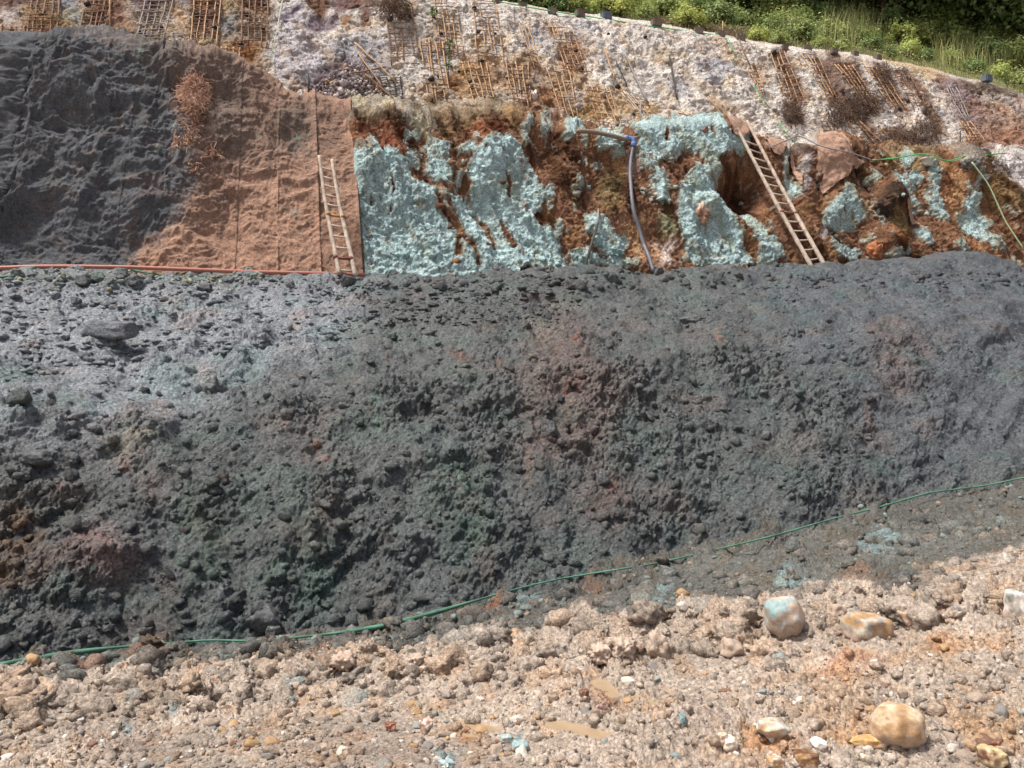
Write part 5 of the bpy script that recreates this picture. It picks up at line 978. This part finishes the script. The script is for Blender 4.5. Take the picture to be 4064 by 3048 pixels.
for k, (u, v, w) in enumerate(BAGS):
    p, n = U.at(u, v, .01); s_ = w / F * p[1] / 2 * .95
    ob('planting_bag', BM[k % 5], loc=tuple(p), rot=(0, RNG.uniform(-.3, .3), RNG.uniform(-.5, .5)), scale=(s_, s_, s_), label=blab[k], cat='bag', group='black planting bags on the upper slope')

# --- crest blocks with the green string
def block_mesh(mat, seed):
    b = bmesh.new(); bmesh.ops.create_cube(b, size=1.0); bmesh.ops.bevel(b, geom=b.edges[:], offset=.1, segments=2, affect='EDGES')
    bmesh.ops.subdivide_edges(b, edges=b.edges[:], cuts=1, use_grid_fill=True)
    for v in b.verts: v.co = Vector(np.array(v.co) * (1 + .06 * float(perlin(np.array([v.co[:]]) * 2 + seed, 1.3, seed)[0])))
    me = bpy.data.meshes.new('crest_block'); b.to_mesh(me); b.free(); me.materials.append(mat); return me
BK = [block_mesh(M_block, k) for k in range(3)] + [block_mesh(M_block2, 9)]
CB = [(1853, 8, 34), (1973, 8, 32), (2071, 26, 32), (2190, 49, 34), (2301, 56, 36), (2406, 66, 38), (2604, 93, 38), (2771, 126, 34), (2859, 139, 32), (2937, 156, 34), (3112, 193, 28), (3202, 196, 32), (3310, 205, 26), (3393, 216, 26), (3482, 231, 28), (3916, 313, 34)]
cpos = []
for k, (u, v, w) in enumerate(CB):
    Yb = float(strike(u, 25.15)); p = P(u, v, Yb); s_ = w / F * Yb; cpos.append(p)
    i, j = U.idx(u, v + 14); 
    ob('crest_block', BK[3] if k in (5, 15) else BK[k % 3], loc=tuple(p), rot=(0, RNG.uniform(-.08, .08), .25 + RNG.uniform(-.3, .3)), scale=(s_, s_ * .9, s_ * .82), cat='block', group='blocks along the crest',
       label='bluish block alone near the right edge of the crest' if k == 15 else '%s concrete block on the crest, %s from the left' % ('bluish' if k == 5 else 'brown', ORD[k]))
def rope(name, pts, rad, mat, label, sides=5, n=60): return tube(name, smooth_path(pts, n), rad, mat, sides, label=label, cat='rope')
sp = lambda u, v, y0=25.05: P(u, v, float(strike(u, y0)))
rope('crest_string', [sp(1960, 4), sp(2032, 16), sp(2090, 28), sp(2200, 46), sp(2310, 62), sp(2420, 78), sp(2500, 92), sp(2565, 104), sp(2600, 106), sp(2700, 120), sp(2770, 130), sp(2862, 140)], .02, M_green, 'bright green string stretched along the crest blocks')
for k, (pp_, m, lab) in enumerate([([(1124, -4), (1092, 150), (1060, 294)], M_pale, 'pale green string hanging down above the matting'), ([(2886, 154), (2902, 190), (2922, 228)], M_green, 'green string hanging from the crest right of centre'), ([(2990, 346), (3020, 388), (3052, 430)], M_green, 'green string on the rock below the narrow yellow lattice'), ([(3084, 478), (3118, 526), (3150, 572)], M_green, 'green string running down to the bench right of the ladder')]):
    tube('hanging_string', np.array([U.at(u, v, .16, True)[0] for u, v in pp_]), .014, m, 5, label=lab, cat='rope')
p0, _ = U.at(255, 161, .3); p1, _ = U.at(437, 156, .25); rope('tie_rope', [p0, (p0 + p1) / 2 + [0, 0, -.04], p1], .032, M_green, 'short green rope tied to the marker pole above the matting', n=12)
rope('bench_rope', [R.at(u, v, .25)[0] for u, v in z8([(0, 150), (250, 160), (480, 185), (700, 238), (900, 272)])], .02, M_bamboo_grey, 'grey rope sagging along the right bench edge', n=30)
rope('bench_rope', [R.at(u, v, .25)[0] for u, v in z8([(900, 272), (1050, 288), (1300, 274), (1600, 258), (1660, 242), (2050, 236)])], .02, M_green, 'green rope along the right bench edge', n=30)
rope('guy_rope', [R.at(u, v, .35)[0] for u, v in z8([(1775, 270), (1900, 510), (2050, 830), (2220, 1060)])], .022, M_pale, 'yellowish rope slanting down the right end of the face', n=24)
rope('bench_string', [D.at(u, v, .06)[0] for u, v in [(-60, 1098), (60, 1097), (150, 1094), (240, 1085), (350, 1074), (480, 1073), (650, 1084), (800, 1091), (1020, 1093)]], .018, M_green2, 'thin green string along the gravel in front of the pink pipe', n=60)
FR = [(-60, 2652), (0, 2640), (150, 2612), (370, 2578), (560, 2560), (740, 2548), (830, 2540), (1016, 2545), (1280, 2520), (1500, 2490), (1700, 2440), (1830, 2400), (2000, 2350), (2200, 2300), (2400, 2268), (2600, 2238), (2800, 2190), (3000, 2145), (3130, 2110), (3300, 2060), (3500, 2010), (3650, 1965), (3720, 1950), (3900, 1930), (4064, 1895), (4130, 1885)]
fr = []
for (u0, v0), (u1, v1) in zip(FR[:-1], FR[1:]):
    for t in np.linspace(0, 1, 5, endpoint=False):
        u, v = u0 + (u1 - u0) * t, v0 + (v1 - v0) * t; c = []
        for S_ in (D, G):
            p, n = S_.at(u, v, .05); a, b = px(p)
            if abs(a - u) < 14 and abs(b - v) < 14: c.append(p)
        fr.append(P(u, v, min(q[1] for q in c) - .30) if c else P(u, v, float(np.interp(u, [a for a, b, c_ in FOOT], [c_ for a, b, c_ in FOOT])) - .3))
fr = np.array(fr); d_ = fr[:, 1].copy()
for _ in range(3): fr[1:-1] = (fr[:-2] + 2 * fr[1:-1] + fr[2:]) / 4
fu = px(fr)[0]; frad = np.interp(fu, [0, 300, 420, 600, 1300, 1480, 1760, 1900, 4064], [.030, .030, .016, .012, .014, .030, .028, .012, .014])
tube('foot_rope', fr, frad, M_green2, 6, label='dusty green strap rope lying along the foot of the dark slope', cat='rope')

# --- pipes
tube('pink_pipe', smooth_path([P(u, v, float(strike(u, 18.25))) for u, v in [(-200, 1060), (0, 1064), (150, 1058), (320, 1058), (520, 1061), (700, 1068), (1016, 1080), (1250, 1085), (1450, 1091)]], 60), .043, M_redpipe, 10, label='long pink plastic pipe lying along the foot of the matting', cat='pipe')
HZ = z7([(1045, 165), (1024, 280), (1015, 420), (1030, 600), (1052, 740), (1092, 880), (1132, 1020), (1172, 1130), (1215, 1270)])
hz = []
for u, v in HZ: hz.append(R.at(u, v, .16, True)[0])
tube('drain_hose', smooth_path(hz, 40), .05, M_hose, 10, label='grey drain hose hanging down the rock face from a blue elbow', cat='hose')
e0 = hz[0]; ep = e0 + np.array([0, -.02, .12]); froot = ob('pipe_elbow', None, loc=tuple(ep), label='blue plastic pipe elbow at the top of the drain hose', cat='pipe fitting')
arc = [np.array([0, 0, -.1]), np.array([0, 0, 0]), np.array([-.04, .02, .06]), np.array([-.12, .03, .09]), np.array([-.24, .05, .08])]
V, Q = tube_np(smooth_path(arc, 14), .062, 12); ob('elbow_body', quads_mesh('elbow_body', V, Q, M_fit), parent=froot)
for a_, b_ in ((np.array([0, 0, -.16]), np.array([0, 0, -.04])), (np.array([-.26, .05, .08]), np.array([-.13, .03, .09]))):
    V, Q = tube_np([a_, a_ + (b_ - a_) * .15, a_ + (b_ - a_) * .85, b_], [.075, .085, .085, .072], 12); ob('collar', quads_mesh('collar', V, Q, M_fit), parent=froot)
tube('feed_pipe', smooth_path([ep + [-.24, .05, .08], ep + [-.5, .1, .03], ep + [-.9, .3, -.02]], 10), .045, M_brownpipe, 10, label='short muddy pipe entering the blue elbow from the left', cat='pipe')
tube('bench_pipe', smooth_path([R.at(u, v, .2)[0] for u, v in z7([(560, 40), (690, 48), (860, 76), (960, 82), (1085, 78)])], 16), .06, M_brownpipe, 10, label='muddy brown pipe lying on the edge above the blue elbow', cat='pipe')
s0, _ = R.at(2300, 1078, .5); s1, _ = R.at(2372, 886, .15); s2, _ = R.at(2374, 832, .1); sr = ob('stake', None, loc=tuple(s0), label='leaning dark stake in front of the turquoise mound', cat='stake')
V, Q = tube_np(np.array([s0 - [0, 0, .3], s1]) - s0, .035, 7); ob('shaft', quads_mesh('shaft', V, Q, M_stick), parent=sr)
V, Q = tube_np(np.array([s1, (s1 + s2) / 2, s2]) - s0, [.02, .034, .02], 7); ob('tip', quads_mesh('tip', V, Q, M_bamboo_grey), parent=sr)
p, n = R.at(3680, 634, .15); b_ = []
V, Q = tube_np([p + [0, 0, -.12], p + [0, 0, -.1], p + [0, 0, .08], p + [0, 0, .09], p + [0, 0, .12]], [.17, .175, .19, .205, .2], 20); ob('bucket', quads_mesh('bucket', V, Q, M_white), label='white bucket sitting on the edge of the right bench', cat='bucket')

# --- bamboo ladders
def ladder(La, Lb, Ra, Rb, Ya, Yb, rungs, label, rr_=.05, wraps=()):
    a0, a1, b0, b1 = P(*La, Ya), P(*Lb, Yb), P(*Ra, Ya), P(*Rb, Yb); root = ob('ladder', None, loc=tuple((a1 + b1) / 2), label=label, cat='ladder'); c = np.array(root.location)
    for (t_, b_) in ((a0, a1), (b0, b1)):
        n = 45; t = np.linspace(0, 1, n); pts = t_ + (b_ - t_) * t[:, None]; pts = pts + np.stack([.02 * np.sin(t * 5 + b_[0]), 0 * t, 0 * t], 1)
        rad = rr_ * (.78 + .25 * t) * (1 + .14 * ((np.arange(n) % 5) == 2)); V, Q = tube_np(pts - c, rad, 9); ob('rail', quads_mesh('rail', V, Q, M_ladder), parent=root)
    for k, t in enumerate(rungs):
        q0, q1 = a0 + (a1 - a0) * t, b0 + (b1 - b0) * t; d = (q1 - q0); m = wraps.get(k, M_ladder) if wraps else M_ladder
        V, Q = tube_np(np.array([q0 - d * .06, (q0 + q1) / 2 + [0, 0, -.01], q1 + d * .06]) - c, .024 if k not in wraps else .032, 7); rg = ob('rung', quads_mesh('rung', V, Q, m), parent=root)
        if k in wraps:
            for qq_ in (q0, q1):
                dr = (a1 - a0) / np.linalg.norm(a1 - a0); V, Q = tube_np([qq_ - c - dr * .035, qq_ - c + dr * .035], rr_ * 1.18, 9); ob('lashing', quads_mesh('lashing', V, Q, m), parent=rg)
ladder((1265, 619), (1344, 1090), (1317, 635), (1407, 1094), 17.9, 16.85, [(y - 260) / 1005 for y in (360, 440, 515, 600, 682, 768, 858, 946, 1040, 1125, 1225)], 'pale bamboo ladder leaning on the brown matting', .052, {5: M_wrap_yel, 9: M_wrap_red})
ladder((2890, 448), (3224, 1066), (2962, 480), (3272, 1056), 22.6, 20.4, list(np.linspace(.19, .95, 14)), 'long bamboo ladder leaning over the right of the rock face', .056, {8: M_bamboo_old})

# --- loose fibre, hanging coir, dry shrubs
def tangle(name, S, u, v, ru, rv, n, length, rad, mat, label, cat, seed, off=.1, down=.5, col=None):
    rr = np.random.default_rng(seed); VV, QQ, o = [], [], 0
    for k in range(n):
        a = rr.uniform(0, 6.28); q = math.sqrt(rr.random()); uu, vv = u + ru * q * math.cos(a), v + rv * q * math.sin(a); p, nn = S.at(uu, vv, off * rr.random(), True)
        d = rr.normal(size=3) + np.array([0, -.3, -down]); d /= np.linalg.norm(d); pts = [p]; L = length * rr.uniform(.4, 1.2)
        for s in range(5): d = d + rr.normal(size=3) * .55 + np.array([0, 0, -down * .25]); d /= np.linalg.norm(d); pts.append(pts[-1] + d * L / 5)
        V, Q = tube_np(pts, rad * rr.uniform(.6, 1.4), 3, False); VV.append(V); QQ.append(Q + o); o += len(V)
    V = np.concatenate(VV); c = V.mean(0) * 0; return ob(name, quads_mesh(name, V, np.concatenate(QQ), mat), label=label, cat=cat)
tangle('coir_tangle', MA, 775, 370, 50, 66, 2200, .3, .006, M_fib, 'shaggy tangle of loose brown coir on the grey matting', 'coir fibre', 61, .3, .8)
tangle('coir_tangle', MA, 765, 500, 26, 86, 800, .26, .006, M_fib, 'thin tail of coir hanging below the shaggy tangle', 'coir fibre', 62, .15, .8)
tangle('coir_tangle', MA, 830, 612, 28, 12, 60, .35, .01, M_fib, 'small tuft of coir right of the thin tail', 'coir fibre', 63, .12, .4); tangle('coir_tangle', MA, 780, 665, 22, 20, 60, .3, .01, M_fib, 'coir tuft where the brown matting begins', 'coir fibre', 64, .1, .4); tangle('coir_tangle', MA, 715, 565, 22, 12, 50, .3, .01, M_fib, 'coir tuft lower left of the shaggy tangle', 'coir fibre', 65, .1, .4)
for k, (u, v, ru, rv, n, L, m, lab) in enumerate([(3430, 400, 75, 45, 300, .7, M_twig, 'dark dry shrub hanging on the right lattices, upper of two'), (3340, 450, 65, 48, 300, .7, M_twig, 'dark dry shrub hanging on the right lattices, lower left of two'), (3580, 560, 75, 50, 300, .7, M_twig, 'brown dry shrub above the right bench edge'), (3510, 290, 30, 25, 160, .5, M_twig, 'small dry shrub near the crest on the right'), (3140, 445, 40, 20, 160, .5, M_twig, 'greyish dry shrub below the right lattice'),
      (1560, 30, 60, 40, 260, .7, M_twig, 'brown dry creeper at the top of the slope'), (3680, 510, 40, 40, 160, .5, M_twig, 'thin dry shrub in the rightmost brown lattices')]):
    tangle('dry_shrub', U, u, v, ru, rv, n, L, .008, m, lab, 'dry shrub', 70 + k, .25, .3)
# coir pieces draped over the rock face near the right ladder
def drape(poly, label, seed):
    (y0, y1, x0, x1), m = pt.mask(poly, 4); full = np.zeros((GH, GW), np.float32); full[y0:y1, x0:x1] = m
    w = sample_map(full, R.u, R.v) > .45; bi, bj = np.where(w); 
    if len(bi) < 4: return
    base = R.P + R.N * (blur(R.D, 3, 2) + .10 + .05 * fbm(R.P, 3, 3, seed, ridge='billow') + .03 * fbm(R.P, 8, 2, seed + 1))[..., None]; q = w[:-1, :-1] & w[1:, :-1] & w[:-1, 1:] & w[1:, 1:]; ii, jj = np.where(q); nu = R.P.shape[1]; a = ii * nu + jj
    Q = np.stack([a, a + 1, a + nu + 1, a + nu], -1); Q = Q if R.flip > 0 else Q[:, ::-1]; un, invx = np.unique(Q, return_inverse=True); V = base.reshape(-1, 3)[un]
    c = lin((186, 146, 122)) * (1 + .2 * fbm(V, 3, 3, 7)[:, None]); ob('coir_piece', mesh_np('coir_piece', V, invx.reshape(-1, 4), M_coir, True, c), label=label, cat='matting')
drape(z8([(350, 260), (480, 190), (600, 180), (640, 260), (620, 330), (700, 350), (770, 380), (720, 420), (640, 440), (620, 520), (540, 560), (430, 640), (400, 590), (420, 500), (350, 460), (340, 380)]), 'brown coir piece draped over the rock right of the ladder', 141)
drape(z8([(-80, 180), (80, 190), (150, 280), (200, 380), (250, 480), (250, 600), (200, 480), (140, 360), (130, 260), (90, 250), (60, 330), (0, 320), (-60, 260)]), 'narrow coir strip hanging just right of the ladder top', 142)
drape(z7([(1800, 40), (1850, 60), (1940, 110), (1960, 150), (1900, 190), (1840, 170), (1810, 120)]), 'small coir scrap on the turquoise wall left of the ladder', 143)
drape(z8([(1090, 650), (1140, 720), (1200, 800), (1260, 860), (1260, 890), (1190, 890), (1140, 820), (1080, 740)]), 'dark coir flap in the right of the rock face', 144)

# ================================================================== vegetation on the hill
def leaf_mat(name):
    m, nt, b = new_mat(name); at = nt.nodes.new('ShaderNodeAttribute'); at.attribute_name = 'Col'; oi = nt.nodes.new('ShaderNodeObjectInfo')
    r_ = ramp(nt, oi.outputs['Random'], [(0, (.72, .78, .8)), (1, (1.25, 1.2, .95))]); c = mixc(nt, 1.0, at.outputs['Color'], r_.outputs[0], 'MULTIPLY'); nt.links.new(c, b.inputs['Base Color']); b.inputs['Roughness'].default_value = .55; b.inputs['Specular IOR Level'].default_value = .35
    tr = nt.nodes.new('ShaderNodeBsdfTranslucent'); nt.links.new(c, tr.inputs[0]); mx = nt.nodes.new('ShaderNodeMixShader'); mx.inputs[0].default_value = .3
    out = nt.nodes['Material Output']; nt.links.new(b.outputs[0], mx.inputs[1]); nt.links.new(tr.outputs[0], mx.inputs[2]); nt.links.new(mx.outputs[0], out.inputs[0]); return m
M_leaf = leaf_mat('leaves')
def crown_mesh(seed, n, w, h, leaf, c1, c2, clusters=26, base=.15):
    rr = np.random.default_rng(seed); cc = rr.normal(size=(clusters, 3)); cc /= np.linalg.norm(cc, axis=1)[:, None]; cc *= rr.uniform(.35, 1, (clusters, 1)) ** .6; cc[:, 2] = np.abs(cc[:, 2]) * 1.0 - .12
    k = rr.integers(0, clusters, n); sp_ = rr.uniform(.12, .26, clusters)[k][:, None]; p = cc[k] + rr.normal(size=(n, 3)) * sp_; nor = p - cc[k] * .4 + rr.normal(size=(n, 3)) * .35 + np.array([0, 0, .35]); nor /= np.linalg.norm(nor, axis=1)[:, None]
    p = p * np.array([w, w, h]) + np.array([0, 0, base * h + h * .1]); p[:, 2] = np.maximum(p[:, 2], .03)
    a = np.cross(nor, rr.normal(size=(n, 3))); a /= np.linalg.norm(a, axis=1)[:, None] + 1e-9; b = np.cross(nor, a); s = leaf * rr.uniform(.55, 1.3, (n, 1))
    V = np.stack([p - a * s * .5, p + b * s * .3 + nor * s * .08, p + a * s * .6 - nor * s * .12, p - b * s * .3 + nor * s * .08], 1).reshape(-1, 3); Q = np.arange(n * 4).reshape(n, 4)
    t = np.clip(rr.random((n, 1)) * .75 + rr.random((clusters, 1))[k] * .35 - .05, 0, 1); c = lin(c1) * (1 - t) + lin(c2) * t; return mesh_np('crown', V, Q, M_leaf, False, np.repeat(c, 4, 0))
def stem_mesh(seed, w, h, n=7, r0=.03):
    rr = np.random.default_rng(seed); VV, QQ, o = [], [], 0
    for k in range(n):
        a = rr.uniform(0, 6.28); e = np.array([math.cos(a) * w * .6, math.sin(a) * w * .6, h * rr.uniform(.5, .95)]); pts = [np.array([0, 0, -.3]), e * [.15, .15, .4] + rr.normal(size=3) * .04, e * [.5, .5, .75], e]
        V, Q = tube_np(pts, [r0, r0 * .8, r0 * .5, r0 * .2], 5); VV.append(V); QQ.append(Q + o); o += len(V)
    return quads_mesh('stem', np.concatenate(VV), np.concatenate(QQ), M_bark)
def trunk_mesh(seed, h, r0):
    rr = np.random.default_rng(seed); VV, QQ, o = [], [], 0; tr = [np.array([0, 0, -.5]), np.array([.05, 0, h * .3]), np.array([rr.normal() * .2, rr.normal() * .2, h * .6]), np.array([rr.normal() * .3, rr.normal() * .3, h * .9])]
    V, Q = tube_np(smooth_path(tr, 10), np.linspace(r0, r0 * .25, 10), 7); VV.append(V); QQ.append(Q); o = len(V)
    for k in range(8):
        t = rr.uniform(.3, .8); b0 = np.array([0, 0, h * t]); a = rr.uniform(0, 6.28); e = b0 + np.array([math.cos(a), math.sin(a), .5]) * h * .3; V, Q = tube_np([b0, (b0 + e) / 2 + [0, 0, .1], e], [r0 * .4, r0 * .25, r0 * .08], 5); VV.append(V); QQ.append(Q + o); o += len(V)
    return quads_mesh('trunk', np.concatenate(VV), np.concatenate(QQ), M_bark)
LG, YG, MG, DGn, DK2 = (158, 178, 92), (204, 210, 122), (132, 160, 90), (104, 136, 80), (84, 116, 72)
SH = [(crown_mesh(700 + k, 1500, .75, .85, .13, c1, c2), stem_mesh(750 + k, .7, .8)) for k, (c1, c2) in enumerate([(MG, YG), (LG, YG), (DGn, LG), (MG, LG), (DGn, MG)])]
TR = [(crown_mesh(720 + k, 5200, 1.0, 1.15, .085, c1, c2, 46, .35), trunk_mesh(770 + k, 1.0, .045)) for k, (c1, c2) in enumerate([(DK2, DGn), (DK2, MG), (DGn, MG)])]
VEG = {}
def plant(kind_, u, v, s, k, desc):
    p, n = HL.at(u, v); root = ob('shrub' if kind_ == 's' else 'tree', None, loc=tuple(p), rot=(0, 0, RNG.uniform(0, 6.28)), scale=(s * RNG.uniform(.9, 1.2), s * RNG.uniform(.9, 1.2), s)); a, b = (SH if kind_ == 's' else TR)[k]
    ob('crown', a, parent=root); ob('stem' if kind_ == 's' else 'trunk', b, parent=root); root['category'] = 'shrub' if kind_ == 's' else 'tree'; VEG.setdefault((kind_, desc), []).append((u, root))
r = np.random.default_rng(88)
for u in np.arange(1500, 2560, 74): plant('s', u + r.normal() * 15, float(np.interp(u, [a for a, b in TT], [b for a, b in TT])) - 16, r.uniform(.6, .9), int(r.integers(0, 5)), 'low leafy shrub along the crest')
for u in np.arange(1900, 3300, 105): plant('s', u + r.normal() * 20, float(np.interp(u, [a for a, b in TT], [b for a, b in TT])) - 50 - r.uniform(0, 14), r.uniform(.9, 1.3), int(r.integers(0, 4)), 'green shrub set just back from the crest')
for u in np.arange(2300, 4100, 112): plant('s', u + r.normal() * 25, float(np.interp(u, [a for a, b in TT], [b for a, b in TT])) - 96 - r.uniform(0, 20), r.uniform(1.2, 1.8), int(r.integers(0, 5)), 'tall shrub halfway up the hillside')
for u, v, s in [(3010, 168, .6), (3090, 178, .55), (3190, 160, .9), (3120, 120, 1.2), (2720, 112, .8), (2640, 84, .9), (2840, 96, 1.0), (3320, 168, .8), (3420, 176, .9), (3560, 190, 1.1), (3640, 180, 1.3), (3700, 150, 1.5), (3820, 210, 1.4), (3260, 196, .5), (3350, 200, .55), (3450, 206, .6), (3530, 222, .5), (3600, 228, .7), (3680, 240, .6), (3760, 262, .7), (3860, 290, .7), (3960, 320, .8), (4040, 350, .9), (3480, 150, 1.4), (3900, 250, 1.3), (4010, 270, 1.5)]: plant('s', u, v, s, int(r.integers(0, 4)), 'green shrub on the grassy slope behind the right crest')
for u in np.arange(2500, 4400, 210): plant('t', u + r.normal() * 30, float(np.interp(u, [a for a, b in TT], [b for a, b in TT])) - 150 - r.uniform(0, 30), r.uniform(3.0, 4.2), int(r.integers(0, 3)), 'dark leafy tree on the hillside')
for u, v, s in [(3500, 30, 5.0), (3700, 60, 5.0), (3880, 110, 4.4), (4040, 150, 4.4), (4200, 190, 5), (3300, 10, 4.6), (3960, 40, 6), (3620, -20, 6), (4150, 60, 6)]: plant('t', u, v, s, int(r.integers(0, 2)), 'dense dark tree of the wood at the upper right')
for (kind_, desc), lst in VEG.items():
    for k, (u, o) in enumerate(sorted(lst, key=lambda t: t[0])): o['label'] = '%s, %s from left' % (desc, ORD[k]); o['group'] = desc
# grass and ground cover: nobody could count it
def grass(name, n, uv, hgt, wid, c1, c2, label, seed, bend=.35):
    rr = np.random.default_rng(seed); VV, CC = [], []
    for k in range(n):
        u, v = uv(rr); p, nn = HL.at(u, v); h = hgt * rr.uniform(.5, 1.2); a = rr.uniform(0, 6.28); d = np.array([math.cos(a), math.sin(a), 0]); s = np.array([-d[1], d[0], 0]) * wid * rr.uniform(.6, 1.3); b = bend * rr.uniform(.3, 1.4) * h
        p = p + np.array([rr.normal() * .15, rr.normal() * .15, -.05]); m = p + d * b * .3 + [0, 0, h * .6]; e = p + d * b + [0, 0, h]
        VV += [p - s, p + s, m + s * .8, m - s * .8, e, e]; t = rr.random(); c = lin(c1) * (1 - t) + lin(c2) * t; CC += [c] * 6
    V = np.array(VV); i = np.arange(n)[:, None] * 6; Q = np.concatenate([i + np.array([[0, 1, 2, 3]]), i + np.array([[3, 2, 4, 4]])]); ob(name, quads_mesh(name, V, Q, M_leaf, False, np.array(CC)), label=label, cat='grass', kind='stuff')
crest = lambda u: float(np.interp(u, [a for a, b in TT], [b for a, b in TT]))
grass('low_grass', 2600, lambda q: (lambda u: (u, crest(u) - 4 - 70 * q.random() ** 1.3))(q.uniform(3150, 4130)), .3, .012, (134, 128, 80), (176, 162, 108), 'low yellowish grass behind the crest at right', 91)
grass('low_grass', 1500, lambda q: (lambda u: (u, crest(u) - 4 - 40 * q.random()))(q.uniform(1500, 3150)), .25, .014, (84, 100, 52), (120, 130, 66), 'short green growth along the crest', 92)
grass('tall_grass', 700, lambda q: (q.normal(3390, 70), 150 + 30 * q.random()), 1.7, .011, (130, 142, 84), (176, 176, 120), 'clump of tall pale grass in front of the wood', 93, .3)
grass('tall_grass', 900, lambda q: (q.uniform(3720, 4130), 215 + 70 * q.random()), 1.5, .011, (128, 140, 86), (176, 176, 124), 'tall pale grass at the upper right', 94, .4)
grass('tall_grass', 260, lambda q: (q.normal(3150, 45), 130 + 30 * q.random()), 1.5, .011, (120, 136, 76), (170, 172, 110), 'thin tall grass above the middle of the crest', 95, .25)
def cover(name, n, uvf, leaf, h, c1, c2, label, seed):
    rr = np.random.default_rng(seed); pp_ = []
    for k in range(n): u, v = uvf(rr); pp_.append(HL.at(u, v)[0])
    p = np.array(pp_) + rr.normal(size=(n, 3)) * [.18, .18, 0] + np.stack([0 * rr.random(n), 0 * rr.random(n), h * rr.random(n) ** 1.4 * (1 + .9 * fbm(np.array(pp_), .9, 2, seed))], 1)
    nor = rr.normal(size=(n, 3)) * .6 + [0, -.3, .8]; nor /= np.linalg.norm(nor, axis=1)[:, None]; a = np.cross(nor, rr.normal(size=(n, 3))); a /= np.linalg.norm(a, axis=1)[:, None] + 1e-9; b = np.cross(nor, a); s_ = leaf * rr.uniform(.5, 1.4, (n, 1))
    V = np.stack([p - a * s_ * .5, p + b * s_ * .32, p + a * s_ * .6 - nor * s_ * .12, p - b * s_ * .32], 1).reshape(-1, 3); t = rr.random((n, 1)); c = lin(c1) * (1 - t) + lin(c2) * t
    ob(name, mesh_np(name, V, np.arange(n * 4).reshape(n, 4), M_leaf, False, np.repeat(c, 4, 0)), label=label, cat='ground cover', kind='stuff')
cover('ground_cover', 9000, lambda q: (lambda u: (u, crest(u) - 3 - 120 * q.random() ** 1.2))(q.uniform(3120, 4130)), .08, .38, (104, 118, 62), (176, 176, 104), 'low leafy ground cover behind the crest at right', 96)
cover('ground_cover', 6000, lambda q: (lambda u: (u, crest(u) - 8 - 80 * q.random() ** 1.2))(q.uniform(1500, 3120)), .09, .35, (96, 116, 62), (164, 176, 96), 'low leafy ground cover along the crest', 97)
cover('leaf_litter', 1600, lambda q: (lambda u: (u, crest(u) - 2 - 34 * q.random()))(q.uniform(2560, 3150)), .08, .05, (96, 72, 58), (140, 108, 84), 'brown leaf litter behind the crest blocks', 98)
def small_plant(S, u, v, h, n, label, seed):
    rr = np.random.default_rng(seed); p, nn = S.at(u, v, .05); root = ob('sapling', None, loc=tuple(p), label=label, cat='plant'); V, Q = tube_np([[0, 0, -.05], [.02, -.05, h * .5], [.05, -.08, h]], [.012, .009, .004], 5); ob('stem', quads_mesh('stem', V, Q, M_bark), parent=root)
    VV = []; CC = []
    for k in range(n):
        t = rr.uniform(.2, 1); a = rr.uniform(0, 6.28); d = np.array([math.cos(a), math.sin(a) - .3, .2]); d /= np.linalg.norm(d); s = rr.uniform(.08, .16); c = np.array([.03, -.06, h * t]); w_ = np.cross(d, [0, 0, 1]) * s * .35; VV += [c, c + d * s * .6 + w_, c + d * s * 1.2 - [0, 0, s * .2], c + d * s * .6 - w_]; CC += [lin((104, 136, 70)) * rr.uniform(.7, 1.3)] * 4
    ob('leaves', mesh_np('leaves', np.array(VV), np.arange(n * 4).reshape(n, 4), M_leaf, False, np.array(CC)), parent=root)
for k, (u, v, h, n, lab) in enumerate([(1780, 300, 1.0, 40, 'spindly green sapling between the middle lattices'), (1610, 72, .35, 16, 'small leafy plant high in the middle lattices'), (1715, 78, .35, 16, 'tiny green plant near the top of a yellow lattice'), (1962, 432, .3, 10, 'tiny green sprout at the bottom of the bright yellow lattice'), (428, 145, .25, 26, 'yellow-green tuft at the foot of the marker pole')]): small_plant(U, u, v, h, n, lab, 300 + k)
